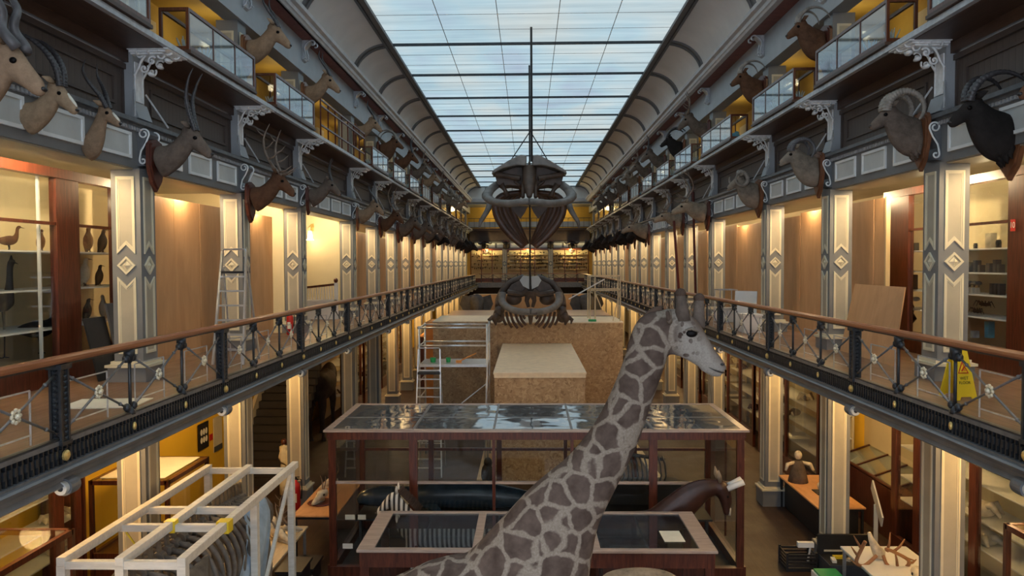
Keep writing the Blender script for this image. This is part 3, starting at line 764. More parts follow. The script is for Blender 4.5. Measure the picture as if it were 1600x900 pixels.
# stair bay on the left: jamb wall, far wall, white balustrade
struct(bxs(-1, 6.26, 9.5, 19.22, 19.45, ZG, ZE+.4), 'wall_left_stair_near', 'cream_wall')
struct(bxs(-1, 6.26, 9.5, 24.95, 25.15, ZG, ZE+.4), 'wall_left_stair_far', 'cream_wall')
t = thing('stair_balustrade', 'white stair balustrade with a dark wooden rail at the gallery stairwell', 'balustrade', (-6.9, 24.0, ZG))
mb = MB(); mb.bar((-.6, 0, .98), (.75, 0, 1.12), .08, .07); mb.ball((.74, 0, 1.24), (.07, .07, .08)); mb.ball((-.6, 0, 1.1), (.06, .06, .07)); mb.build('rail', 'mahogany', t, False)
mb = MB()
for k in range(16):
    x = -.55+k*.083; z = 1.0+.14*k/16; mb.lathe([(.012, .62), (.022, .68), (.012, .74), (.02, .85), (.012, z)], (x, 0, 0), 6)
mb.build('balusters', 'white_plastic', t)['kind'] = 'stuff'
mb = MB(); mb.box(-.62, .78, -.03, .03, 0, .6); mb.box(-.62, .78, -.05, .05, .58, .63); mb.box(.70, .80, -.05, .05, 0, 1.16); mb.build('panel', 'white_plastic', t)
t = thing('brass_lantern', 'brass wall lantern with a pale bell shade in the stair bay', 'lamp', (-7.16, 24.66, 7.0), -PI/2)
mb = MB(); mb.lathe([(.05, .30), (.07, .22), (.09, .05), (.13, 0), (.12, 0)], (0, 0, 0), 12); mb.build('lamp_shade', 'lamp_glow', t, True)
mb = MB(); mb.tube([(0, 0, .3), (0, 0, .42), (-.12, 0, .5), (-.25, 0, .4)], .012, 6); mb.box(-.28, -.24, -.05, .05, .3, .55); mb.build('arm', 'gold', t)
point((-7.16, 24.5, 6.95), 8, WARM, .05, 'lantern_light')

def mesh_text(name, tc):
    tc.materials.clear(); o0 = bpy.data.objects.new(name, tc); COL.objects.link(o0); bpy.context.view_layer.update()
    me = bpy.data.meshes.new_from_object(o0.evaluated_get(bpy.context.evaluated_depsgraph_get())); bpy.data.objects.remove(o0); bpy.data.curves.remove(tc)
    o = bpy.data.objects.new(name, me); COL.objects.link(o); return o
def text(body, size, loc, rot, mat, parent=None, name='lettering'):
    tc = bpy.data.curves.new(name, 'FONT'); tc.body = body; tc.size = size; tc.align_x = 'CENTER'; tc.align_y = 'CENTER'; tc.extrude = .0008
    o = mesh_text(name, tc); o.location = loc; o.rotation_euler = rot; o.data.materials.clear(); o.data.materials.append(M[mat]); o.parent = parent; return o

def wall_case(name, s, W, y0, y1, posts, label, shelves, z0=ZG, z1=7.5, bar=6.8, depth=1.1, fpost=.06, back='cream_wall', shade='glass'):
    t = thing(name, label, 'display case')
    mb = MB(); bx(mb, s, W-.05, W+.1, y0, y1, z0, z0+.38); bx(mb, s, W-.05, W+.1, y0, y1, z1, z1+.14); bx(mb, s, W-.02, W+.08, y0, y0+.06, z0+.3, z1+.1); bx(mb, s, W-.02, W+.08, y1-.06, y1, z0+.3, z1+.1); build = mb.build('frame', 'mahogany', t)
    for (a, b_) in posts: bxs(s, W-.03, W+.08, a, b_, z0+.38, z1).build('stile', 'mahogany', t)
    mb = MB(); bx(mb, s, W-.02, W+.04, y0, y1, bar, bar+.045); mb.build('glazing_bar', 'mahogany', t)
    bxs(s, W+depth, W+depth+.05, y0, y1, z0, z1+.1).build('back_panel', back, t)
    for z in shelves:
        bxs(s, W+.16, W+depth, y0, y1, z-.012, z+.012).build('shelf', 'white_trim', t)
    bxs(s, W+.01, W+.02, y0, y1, z0+.38, z1).build('glass_pane', shade, t)
    return t
wall_case('glazed_specimen_case', -1, 7.0, 3.0, 13.9, [(4.0, 4.5), (7.6, 8.1), (11.04, 11.6), (12.6, 12.7)], 'tall mahogany glazed wall case of stuffed birds at the left edge',
          (6.41, 5.84, 5.25))
mb = MB(); 
for y in (10.8, ): bx(mb, -1, 7.08, 7.12, y, y+.03, ZG+.38, 7.5)
mb.build('shelf_upright', 'white_trim'); bpy.data.objects['shelf_upright'].parent = bpy.data.objects['glazed_specimen_case']
wall_case('glazed_specimen_case', 1, 7.25, 3.0, 15.95, [(4.2, 4.6), (8.0, 8.4), (11.3, 11.88), (13.6, 13.7), (14.95, 15.9)], 'tall mahogany glazed wall case with small specimens on white shelves at the right',
          (6.41, 6.0, 5.63, 5.25), depth=.8)
for s, ys in ((-1, (9.7, 11.9)), (1, (10.2, 12.6, 14.5))):
    for y in ys: point((X(s, 7.35), y, 7.3), 9, (1, .80, .48), .05, 'case_lamp')
t = thing('number_sign', 'small red sign reading 10 on the mahogany case stile at the right', 'sign', atx(1583, 352, X(1, 7.2)))
MB().box(-.008, 0, -.055, .055, -.09, .09).build('plate', 'red', t)
SIGN10 = t

# ---- birds
def bird(name, label, loc, h, rz, body, beak='nose', neck=1.0, upright=False, legs=.35, group='stuffed birds in the left wall case', crest=False):
    t = thing(name, label, 'stuffed bird', loc, rz, group)
    L = legs*h
    if upright: P = [(-.16, L-.02, .02), (-.10, L+.05, .07), (-.02, L+.20, .14), (.02, L+.42, .15), (.03, L+.58, .09), (.04, L+.66, .065), (.06, L+.74, .07), (.10, L+.78, .045), (.13, L+.78, .02)]
    else: P = [(-.40, L+.16, .03), (-.25, L+.20, .11), (-.05, L+.20, .17), (.12, L+.24, .16), (.22, L+.34, .09), (.26, L+.34+.14*neck, .055), (.28, L+.36+.26*neck, .05), (.33, L+.38+.30*neck, .055), (.38, L+.37+.30*neck, .03)]
    sc = h/(P[-2][1]+.05) if True else 1
    P = [(a*sc, 0, (b_)*sc, r*sc) for a, b_, r in P]; P = spath(P, 24)
    mb = MB().tube([p[:3] for p in P], [p[3] for p in P], 10, side=(0, 1, 0)); mb.build('body', body, t, True)
    e = P[-1]; MB().tube([(e[0]-.02*sc, 0, e[2]), (e[0]+.05*sc, 0, e[2]-.01*sc), (e[0]+.12*sc, 0, e[2]-.03*sc)], [.02*sc, .012*sc, .002], 6).build('beak', beak, t, True)
    for sy in (-1, 1):
        mb = MB(); mb.tube([(0, sy*.05*sc, (L+.1)*sc), (.02*sc, sy*.05*sc, L*.5*sc), (0, sy*.05*sc, 0)], [.03*sc, .014*sc, .012*sc], 6); mb.box(-.02*sc, .10*sc, sy*.05*sc-.02*sc, sy*.05*sc+.02*sc, 0, .012*sc)
        mb.build('leg', beak, t)
    if crest: MB().prism([(e[0]-.12*sc, -.01, e[2]+.02*sc), (e[0]-.02*sc, -.01, e[2]+.02*sc), (e[0]-.06*sc, -.01, e[2]+.13*sc)], (0, .02, 0)).build('casque', beak, t)
    return t
bird('cassowary', 'large dark standing bird with a long bluish neck inside the left wall case', (-7.75, 10.9, 4.85), 1.45, -.35, 'feather_dark', 'feather_dark', 1.9, False, .55, crest=True)
bird('cassowary', 'dark brown bird body low in the left wall case beside the wide stile', (-7.55, 11.45, 4.85), .75, .6, 'feather_dark', 'feather_dark', .8, False, .35)
def shf(px, Wx, z, s=-1, off=.0): # spot on a shelf seen at pixel column px
    p = atx(px, 400, X(s, Wx)); return (p.x, p.y, z)
bird('brown_bird', 'brown long-legged stuffed bird on the top shelf at the left edge', shf(14, 7.55, 6.43), .36, .9, 'fur_brown')
bird('perched_bird', 'brown stuffed bird behind the shelf upright, left wall case', shf(64, 7.55, 6.43), .34, -.5, 'fur_brown', upright=True, legs=.05)
bird('perched_bird', 'dark and white stuffed bird on the top shelf right of the wide stile', shf(138, 7.5, 6.43), .44, -.6, 'fur_brown', upright=True, legs=.05)
bird('perched_bird', 'slim dark stuffed bird on the top shelf next to the column', shf(160, 7.5, 6.43), .42, .2, 'feather_dark', upright=True, legs=.05)
bird('penguin', 'pale-chested penguin on the middle shelf of the left wall case', shf(131, 7.5, 5.86), .48, .2, 'feather_white', upright=True, legs=.02)
bird('penguin', 'dark penguin looking right on the middle shelf of the left wall case', shf(154, 7.5, 5.86), .36, 0, 'feather_dark', upright=True, legs=.02)
bird('penguin', 'white-bellied penguin on the low shelf of the left wall case', shf(160, 7.5, 5.27), .42, 2.4, 'feather_white', upright=True, legs=.02)
bird('penguin', 'small dark penguin on the low shelf of the left wall case', shf(134, 7.5, 5.27), .38, .4, 'feather_dark', upright=True, legs=.02)

# ---- small specimens in the right wall case
def jar(loc, r, h, lab, mat='glass_dark'):
    t = thing('specimen_jar', lab, 'jar', loc, group='jars and boxes in the right wall case')
    MB().lathe([(r, 0), (r, h*.78), (r*.8, h*.86)], (0, 0, 0), 10).build('body', mat, t, True); MB().lathe([(r*.85, h*.84), (r*.85, h)], (0, 0, 0), 10).build('lid', 'black', t)
def carton(loc, sx_, sz_, lab, mat='dark_grey'):
    mb = MB(); mb.box(-.05, .05, -sx_/2, sx_/2, 0, sz_); mb.box(-.052, -.05, -sx_/2+.015, sx_/2-.015, .02, sz_*.7)
    o = mb.build('specimen_box', mat, None); o.location = loc; tag(o, lab, 'box', 'jars and boxes in the right wall case')
SR = lambda px, z: shf(px, 7.65, z, 1)
jar(SR(1524, 6.42), .035, .10, 'small jar alone at the left of the top right-hand shelf')
carton(SR(1548, 6.42), .16, .26, 'square framed box at the middle of the top right-hand shelf', 'buff_paint')
jar(SR(1560, 6.42), .045, .14, 'small jar beside the framed box on the top right-hand shelf')
for k, (px, w_, h_) in enumerate(((1518, .07, .18), (1527, .08, .21), (1534, .06, .13), (1548, .10, .16), (1558, .07, .22), (1564, .06, .14))):
    carton(SR(px, 6.01), w_, h_, 'dark small box on the second shelf of the right case, %s from the left' % ordn(k).replace('nearest', 'first'), 'dark_grey')
for k, px in enumerate((1516, 1523, 1530)):
    o = MB().ball((0, 0, .07), (.05, .06, .04), 8, 6).box(-.01, .01, -.01, .01, 0, .05).build('shell', 'dark_grey', None, True); o.location = SR(px, 5.75); tag(o, 'dark round shell on a pin above white stands, right case', 'shell', 'round shells in the right case')
    o = MB().prism([(-.03, -.04, 0), (-.03, .04, 0), (-.03, .02, .10), (-.03, -.01, .10)], (.06, 0, 0)).build('white_stand', 'paper'); o.location = SR(px-2, 5.64); tag(o, 'small white stand on the third shelf of the right case', 'stand', 'small white stands in the right case')
for k, px in enumerate((1553, 1560, 1566)): carton(SR(px, 5.64), .06, .19, 'narrow dark box at the right end of the third shelf', 'dark_grey')
def lobster(px, z, lab, r=.12):
    t = thing('crab_specimen', lab, 'shell', SR(px, z)); MB().ball((0, 0, .06), (.06, r, .03), 10, 6).build('body', 'fur_darkbrown', t, True)
    for k in range(6):
        a = (k-2.5)*.4
        MB().tube([(0, r*.6*math.sin(a), .06), (-.02, r*1.6*math.sin(a), .12), (-.02, r*2.3*math.sin(a), .02)], [.012, .01, .004], 5).build('leg', 'fur_darkbrown', t)
lobster(1528, 5.27, 'dark crab specimen on the fourth shelf of the right wall case'); lobster(1540, 5.40, 'dark lobster specimen hanging above the crab, right wall case', .16)
carton(SR(1548, 4.90), .12, .28, 'tall blue-grey box at the bottom of the right case', 'blue_thing'); carton(SR(1525, 4.86), .10, .12, 'small framed label box at the bottom of the right case', 'coral')
for k, (px, z, w_, h_) in enumerate(((1412, 6.02, .2, .22), (1430, 6.42, .1, .16), (1428, 5.64, .14, .3))):
    carton(shf(px, 7.6, z, 1), w_, h_, ['pale framed box on the second shelf left of the nearest right column', 'small dark box on the top shelf left of the nearest right column', 'dark framed case on the third shelf left of the nearest right column'][k], 'dark_grey')
t = thing('dark_bird', 'dark spread-winged specimen low in the right wall case by the column', 'stuffed bird', shf(1418, 7.6, 4.95, 1))
MB().tube([(0, -.2, .1), (0, -.1, .3), (0, .05, .45), (0, .1, .62)], [.03, .10, .09, .03], 8).build('body', 'feather_dark', t, True); MB().prism([(0, -.1, .3), (0, -.35, .1), (0, -.2, 0), (0, .1, .2)], (.03, 0, 0)).build('wing', 'feather_dark', t)
o = MB().ball((0, 0, 0), (.06, .12, .05), 8, 6).build('pale_shell', 'bone', None, True); o.location = shf(1432, 7.6, 5.45, 1); tag(o, 'pale round shell above the dark spread-winged specimen', 'shell')

# ---- gallery clutter
def stepladder(loc, h, w_, dep, n, label, rz=0, plat=True, mat='aluminium'):
    t = thing('stepladder', label, 'ladder', loc, rz)
    for sx_ in (-1, 1):
        MB().bar((sx_*w_/2, 0, 0), (sx_*w_*.40, dep*.45, h), .035, .06).build('front_rail', mat, t)
        MB().bar((sx_*w_/2, dep, 0), (sx_*w_*.40, dep*.5, h*.86), .03, .03).build('rear_leg', mat, t)
    for k in range(n):
        f = (k+1)/(n+1)*.9; ww = w_*(1-.2*f)/2
        MB().box(-ww, ww, dep*.45*f-.01, dep*.45*f+.09, h*f-.015, h*f+.015).build('tread', mat, t)
    if plat: MB().box(-w_*.42, w_*.42, dep*.33, dep*.62, h*.80, h*.82).build('platform', 'black_plastic', t)
    MB().tube([(-w_*.4, dep*.45, h-.01), (-w_*.36, dep*.45, h+.03), (w_*.36, dep*.45, h+.03), (w_*.4, dep*.45, h-.01)], .018, 6).build('top_hoop', mat, t)
    MB().bar((-w_*.46, dep*.9, h*.2), (w_*.46, dep*.9, h*.2), .02).build('brace', mat, t)
    return t
stepladder((-5.28, 13.1, ZG), 2.0, .54, .8, 6, 'aluminium stepladder standing on the left gallery beside a brown hoarding')
def extinguisher(loc, label, k=1):
    t = thing('fire_extinguisher', label, 'fire extinguisher', loc); t.scale = (k,)*3
    MB().lathe([(.075, 0), (.085, .02), (.085, .42), (.07, .48), (.03, .52), (.025, .56)], (0, 0, 0), 14).build('cylinder', 'red', t, True)
    mb = MB(); mb.box(-.03, .05, -.012, .012, .55, .575); mb.box(-.03, .07, -.012, .012, .60, .615); mb.lathe([(.02, .54), (.02, .6)], (0, 0, 0), 8); mb.build('valve', 'black_plastic', t)
    MB().tube([(.02, 0, .58), (.10, 0, .56), (.115, 0, .40), (.10, 0, .2)], [.01, .01, .01, .02], 6).build('hose', 'black_plastic', t)
    MB().box(-.04, .04, -.088, -.086, .15, .32).build('label_plate', 'paper', t)
extinguisher((-5.98, 18.75, ZG), 'red fire extinguisher at the foot of a left gallery column')
o = MB().box(-.45, .45, -.32, .32, 0, .012).build('white_board', 'paper'); o.location = (-5.35, 9.4, ZG); o.rotation_euler = (0, 0, .1); tag(o, 'white sheet lying on the boards of the left gallery', 'board')
for k, (x, y, dx, h, wd, mat, lab) in enumerate(((-6.75, 11.30, .22, .95, .55, 'black', 'black panel leaning against the bird case, frontmost of the leaning boards'),
                                       (-6.72, 11.85, .22, 1.15, .5, 'dark_grey', 'dark grey board leaning against the bird case, behind the black panel'))):
    mb = MB(); mb.prism([(0, 0, 0), (0, wd, 0), (-dx, wd, h), (-dx, 0, h)], (.03, 0, 0)); o = mb.build('leaning_board', mat); o.location = (x+.25, y-.1, ZG); tag(o, lab, 'board')
# right gallery
text('10', .13, (-.012, 0, 0), (PI/2, 0, -PI/2), 'paper', SIGN10, 'numeral')
t = thing('wet_floor_sign', 'yellow folding wet floor warning sign standing on the right gallery', 'sign', (5.50, 9.75, ZG), .15)
for sy, nm in ((-1, 'front_panel'), (1, 'rear_panel')):
    MB().prism([(-.15, sy*.15, 0), (-.09, sy*.15, 0), (-.07, sy*.14, .04), (.07, sy*.14, .04), (.09, sy*.15, 0), (.15, sy*.15, 0), (.10, sy*.015, .62), (.07, sy*.01, .66), (.045, sy*.01, .66), (.045, sy*.015, .60), (-.045, sy*.015, .60), (-.045, sy*.01, .66), (-.07, sy*.01, .66), (-.10, sy*.015, .62)],
               (0, .02, 0)).build(nm, 'sign_yellow', t)
fz = lambda z: -.15+.135*z/.62-.004
mb = MB(); tri = [(-.075, fz(.33), .33), (.075, fz(.33), .33), (0, fz(.48), .48)]; c_ = Vector((0, fz(.38), .38))
mb.ring(tri, [tuple(Vector(p)*.78+c_*.22) for p in tri], (0, -.003, 0)); mb.bar((-.02, fz(.36)-.004, .36), (.025, fz(.42)-.004, .42), .016, .004); mb.bar((.0, fz(.39)-.004, .39), (.03, fz(.36)-.004, .36), .012, .004); mb.build('warning_triangle', 'red', t)
text('WET', .055, (0, fz(.27)-.003, .27), (PI/2-.21, 0, 0), 'black', t); text('FLOOR', .05, (0, fz(.21)-.003, .215), (PI/2-.21, 0, 0), 'black', t)
mb = MB(); W0 = 6.12
mb.prism([(W0, 12.8, 0), (W0+.02, 15.0, 0), (W0+.30, 15.0, 1.32), (W0+.24, 12.9, 1.32)], (.02, 0, 0)); o = mb.build('leaning_board', 'hoarding'); o.location = (0, 0, ZG); tag(o, 'light brown plywood sheet leaning between two right gallery columns', 'board')
o = MB().box(0, .03, 0, .6, 0, 1.0).box(-.004, 0, .05, .55, .05, .95).build('white_board', 'white_plastic'); o.location = (5.95, 19.9, ZG); o.rotation_euler = (0, .08, .9); tag(o, 'white board standing on end behind the right railing', 'board')
mb = MB(); mb.box(0, .45, 0, .5, 0, .42); mb.box(-.02, .47, -.02, .52, .42, .46); mb.box(.05, .4, -.01, 0, .08, .34); o = mb.build('white_crate', 'white_plastic'); o.location = (5.36, 18.9, ZG); tag(o, 'low white box behind the right gallery railing', 'box')
t = thing('glass_specimen_box', 'small glass box with a pale specimen behind the right railing', 'display case', (5.62, 22.3, ZG))
mb = MB()
for a in (0, .5):
    for b_ in (0, .6): mb.bar((a, b_, 0), (a, b_, .95), .025)
for z in (.4, .95):
    mb.bar((0, 0, z), (.5, 0, z), .025); mb.bar((0, .6, z), (.5, .6, z), .025); mb.bar((0, 0, z), (0, .6, z), .025); mb.bar((.5, 0, z), (.5, .6, z), .025)
mb.build('frame', 'silver_iron', t); MB().box(.01, .49, .01, .59, 0, .4).build('plinth', 'white_plastic', t)
MB().box(0, .5, -.004, 0, .4, .95).build('glass_pane', 'glass', t)
o = MB().tube([(0, 0, 0), (.1, .1, .12), (.25, .15, .14), (.35, .3, .05)], [.03, .06, .05, .02], 8).build('pale_specimen', 'bone', None, True); o.location = (5.7, 22.4, ZG+.43); tag(o, 'pale curled bone in the small glass box', 'bone')
for k, (px, y, z0, z1, ln) in enumerate(((1063, 25.9, 450, 345, .18), (1088, 27.2, 470, 300, .12))):
    a = at(px, z0+40, y); b_ = at(px-(10 if k == 0 else 5), z1, y)
    o = MB().tube([tuple(a), tuple(b_)], .045, 8).build('red_pole', 'dark_red'); tag(o, ['thin dark red pole rising beside the giraffe head, left one', 'thick dark red pole rising beside the giraffe head, right one'][k], 'pole')
o = MB().box(-.02, 0, 0, .9, 0, 2.95).build('orange_board', 'orange_board'); o.location = (-5.66, 36.3, ZG); tag(o, 'orange board standing upright at a distant left gallery column', 'board')

# ================================================================ TOP GALLERY
cp = {}
for s in (-1, 1):
    sd = SIDE[s]; g = -s; proto = None; n_c = 0
    for i in range(3, 16):
        if YC[i] == 19.2 and s < 0: # railing at the stair well
            t = thing('top_gallery_railing', 'dark iron railing of two bars at the stairwell of the left top gallery', 'railing', (X(s, 5.35), YC[i]+.3, ZU))
            mb = MB()
            for z in (.35, .85, 1.0): mb.box(-.02, .02, 0, 5.2, z-.02, z+.02)
            for k in range(8): mb.cyl((0, k*.74, 0), (0, k*.74, 1.0), .02, 6)
            mb.build('bars', 'dark_red', t); continue
        y0 = YC[i]+(.42 if i != 6 else 1.2); L = 2.78 if i != 6 else 3.4
        lab = 'glass-topped mahogany case of corals overhanging the top gallery edge, %s on the %s' % (ordn(i-3), sd)
        if proto is None:
            proto = thing('overhanging_case', lab, 'display case', group='overhanging cases on the %s' % sd)
            fr = MB(); h = .62; D = .42
            for y in (0, L):
                for xx in (0, D): fr.bar((xx, y, 0), (xx, y, h), .045)
                for z in (.03, h): fr.bar((0, y, z), (D, y, z), .05)
            for z, tt in ((.035, .07), (h, .05)):
                for xx in (0, D): fr.bar((xx, -.02, z), (xx, L+.02, z), .045, tt)
            fr.build('frame', 'mahogany', proto)
            mb = MB()
            for q in (1, 2): mb.bar((D, L*q/3, 0), (D, L*q/3, h), .028); mb.bar((0, L*q/3, 0), (0, L*q/3, h), .028)
            mb.cyl((D, L/3, .3), (0, L/3, .3), .004, 4); mb.cyl((D, L*2/3, .3), (0, L*2/3, .3), .004, 4); mb.cyl((D, L/3, .3), (D, L*2/3, .3), .004, 4); mb.build('glazing_bar', 'mahogany', proto)
            MB().box(-.02, D+.05, -.03, L+.03, -.05, 0).build('base_board', 'brown_trim', proto)
            mb = MB(); mb.box(D, D+.006, .02, L-.02, .07, h-.02); mb.build('glass_pane', 'case_glass', proto)
            mb = MB(); mb.box(.02, D-.02, -.003, .003, .07, h-.02); mb.build('glass_pane', 'glass', proto); MB().box(.01, D-.01, 0, L, h-.01, h-.004).build('glass_lid', 'glass', proto)
            o = proto
        else: o = dup(proto, label=lab)
        o.location = (X(s, 5.64), y0, ZU+.05); o.scale = (1 if s < 0 else -1, L/2.78, 1)
        if i < 11:
            for q in range(4):
                if 'coral' not in cp:
                    mb = MB()
                    for kk in range(9):
                        a = kk*2.4; r = .03+.012*kk; mb.tube([(0, 0, 0), (r*math.cos(a)*.6, r*math.sin(a)*.6, .12), (r*1.3*math.cos(a), r*1.3*math.sin(a), .26+.015*(kk % 4))], [.022, .016, .008], 5)
                    mb.ball((0, 0, .03), (.10, .10, .04), 8, 5); o = cp['coral'] = mb.build('coral_specimen', 'coral', None, True)
                elif (q % 3) == 1 and 'c2' not in cp:
                    o = cp['c2'] = MB().ball((0, 0, .11), (.13, .16, .11), 10, 7).ball((.04, .08, .2), (.07, .08, .07), 8, 5).build('coral_specimen', 'blue_thing', None, True)
                else: o = (cp['c2'] if (q+i) % 5 == 1 and 'c2' in cp else cp['coral']).copy(); COL.objects.link(o)
                o.location = (X(s, 5.44), y0+L*(q+.5)/4, ZU+.06); o.rotation_euler = (0, 0, q*1.3+i); sc = .8+.35*((q*7+i*3) % 5)/5; o.scale = (sc, sc, sc)
                tag(o, '%s coral inside the %s overhanging case from the camera on the %s' % ('pale branching' if o.data == cp['coral'].data else 'blue rounded', ordn(i-3), sd), 'coral', 'corals in the top gallery cases, %s, case %s' % (sd, ordn(i-3)))
    # strip lights under the top gallery ceiling
    tl = None
    for i in range(3, 12):
        lab = 'glowing strip light on the top gallery ceiling, %s on the %s' % (ordn(i-3), sd)
        if tl is None:
            tl = thing('strip_light', lab, 'ceiling light', group='strip lights on the %s' % sd)
            MB().box(-.05, .05, -.55, .55, .03, .10).build('housing', 'white_trim', tl); MB().cyl((0, -.5, 0), (0, .5, 0), .025, 8).build('tube', 'tube_light', tl); o = tl
        else: o = dup(tl, label=lab)
        o.location = (X(s, 6.9), YC[i]+2.2, 11.86)
    # door cases on the ochre wall
    for i in range(3, 10):
        o = MB().box(-.05, .05, 0, .9, 0, 2.1); mb = o; 
        oo = mb.build('door_%d' % (i-2 + (7 if s > 0 else 0)), 'cream_wall'); oo['kind'] = 'structure'; oo.location = (X(s, 8.26), YC[i]+.6, ZU)

# ================================================================ FAR END WALL CASES
CO = [(-5.6, -2.5), (-2.1, 1.95), (2.35, 5.8)]
dp = None
for k, (a, b_) in enumerate(CO):
    t = thing('glazed_specimen_case', ['left', 'middle', 'right'][k]+' glazed case of small specimens on the far end wall', 'display case', (0, 73.2, ZG))
    MB().box(a, b_, 1.0, 1.05, 0, 3.15).build('back_panel', 'cream_wall', t)
    mb = MB(); n = 3
    for j in range(n+1): x = a+(b_-a)*j/n; mb.box(x-.04, x+.04, 0, .08, 0, 3.15)
    mb.box(a, b_, 0, .1, 3.05, 3.2); mb.box(a, b_, 0, .3, 0, .35); mb.build('frame', 'mahogany', t)
    for z in (1.2, 1.55, 1.9, 2.25, 2.6): MB().box(a, b_, .35, 1.0, z-.015, z+.015).build('shelf', 'ply_edge', t)
    nn = 0
    for z in (1.2, 1.55, 1.9, 2.25, 2.6):
        x = a+.12
        while x < b_-.1:
            w_ = random.uniform(.10, .22)
            if dp is None:
                dp = {}
                mb = MB(); mb.tube([(-.10, 0, .14), (0, 0, .2), (.08, 0, .18), (.13, 0, .24)], [.012, .05, .03, .015], 6); mb.cyl((0, 0, 0), (0, 0, .16), .01, 5); dp[0] = mb.build('small_specimen', 'fur_darkbrown')
                mb = MB(); mb.tube([(-.08, 0, .05), (0, 0, .10), (.08, 0, .06)], [.03, .05, .02], 6); mb.box(-.08, .08, -.03, .03, 0, .02); dp[1] = mb.build('small_specimen', 'bone')
                mb = MB(); mb.lathe([(.03, 0), (.05, .08), (.02, .18), (.035, .2)], (0, 0, 0), 6); dp[2] = mb.build('small_specimen', 'fur_brown'); fresh = [0, 1, 2]
            j = random.randrange(3)
            if j in fresh: fresh.remove(j); o = dp[j]
            else: o = dp[j].copy(); COL.objects.link(o)
            o.location = (x, 73.2+.6, ZG+z+.015); o.rotation_euler = (0, 0, random.choice((0, PI))); o.scale = (1, 1, random.uniform(.8, 1.3))
            tag(o, 'tiny specimen on a shelf of the %s case of the far end wall' % ['left', 'middle', 'right'][k], 'specimen', 'tiny specimens in the %s far case' % ['left', 'middle', 'right'][k]); x += w_+.07; nn += 1
    point(((a+b_)/2, 72.9, ZG+3.0), 90, (1, .72, .28), .1, 'end_case_lamp')
if fresh:
    for j in fresh: bpy.data.objects.remove(dp[j])
for k, x in enumerate((-2.3, 2.15)):
    t = dup(bpy.data.objects['gallery_column'], loc=(x+.2, 73.0, ZG), label='slender blue-grey column between cases on the far end wall, %s of two' % ['left', 'right'][k], group='far end columns')
# top gallery railing, far end
t = thing('top_gallery_railing', 'pale railing of the top gallery across the far end wall', 'railing', (0, 72.6, 9.6))
mb = MB()
for z in (.1, .95): mb.box(-5.8, 6.0, -.02, .02, z-.025, z+.025)
for k in range(24): mb.box(-5.7+k*.5-.015, -5.7+k*.5+.015, -.015, .015, 0, .95)
mb.build('bars', 'dark_iron', t); MB().box(-5.8, 6, .05, .07, .12, .62).build('glass_panel', 'pale_panel', t)
point((-3, 73.3, 11.5), 60, (1, .75, .35), .2, 'end_upper_lamp'); point((3, 73.3, 11.5), 60, (1, .75, .35), .2, 'end_upper_lamp')
# ================================================================ MOUNTED HEADS
POSE = {   # neck stations (x, z, half width, half depth), poll, head pitch, head length, half depth of the skull
 'std': ([(0, -.17, .14, .22), (.08, -.14, .14, .215), (.21, -.08, .122, .175), (.33, .03, .102, .145), (.41, .15, .090, .120), (.45, .23, .075, .095)], (.435, .25), 50, .45, .114),
 'high': ([(0, -.32, .125, .18), (.06, -.28, .13, .18), (.15, -.14, .11, .15), (.22, .04, .085, .11), (.27, .20, .068, .085), (.31, .30, .055, .06)], (.295, .305), 46, .36, .092),
 'low': ([(0, -.12, .16, .23), (.08, -.10, .165, .23), (.22, -.05, .15, .205), (.34, .01, .13, .175), (.44, .06, .11, .14), (.50, .08, .08, .10)], (.46, .10), 32, .42, .112),
 'bull': ([(0, -.15, .22, .33), (.10, -.13, .23, .34), (.26, -.08, .22, .31), (.38, -.02, .19, .26), (.46, .0, .14, .18)], (.40, .03), 48, .50, .16),
 'goat': ([(0, -.20, .15, .27), (.08, -.19, .16, .28), (.20, -.10, .145, .25), (.30, .0, .12, .19), (.37, .11, .095, .135), (.40, .17, .07, .09)], (.385, .185), 42, .37, .102),
}
HS = [(-.16, .45, .45), (-.08, .80, .78), (.04, .92, 1.0), (.18, .92, 1.12), (.32, .86, 1.08), (.46, .72, .92), (.62, .60, .78), (.78, .54, .66), (.90, .54, .60), (.97, .46, .50), (1.0, .28, .32)]
def bake(o, *mods):
    for kind, kw in mods:
        m_ = o.modifiers.new(kind, kind)
        for k_, v_ in kw.items(): setattr(m_, k_, v_)
    bpy.context.view_layer.update(); dg = bpy.context.evaluated_depsgraph_get()
    me = bpy.data.meshes.new_from_object(o.evaluated_get(dg)); o.modifiers.clear(); old = o.data; o.data = me; me.name = old.name; me.shade_smooth(); return o
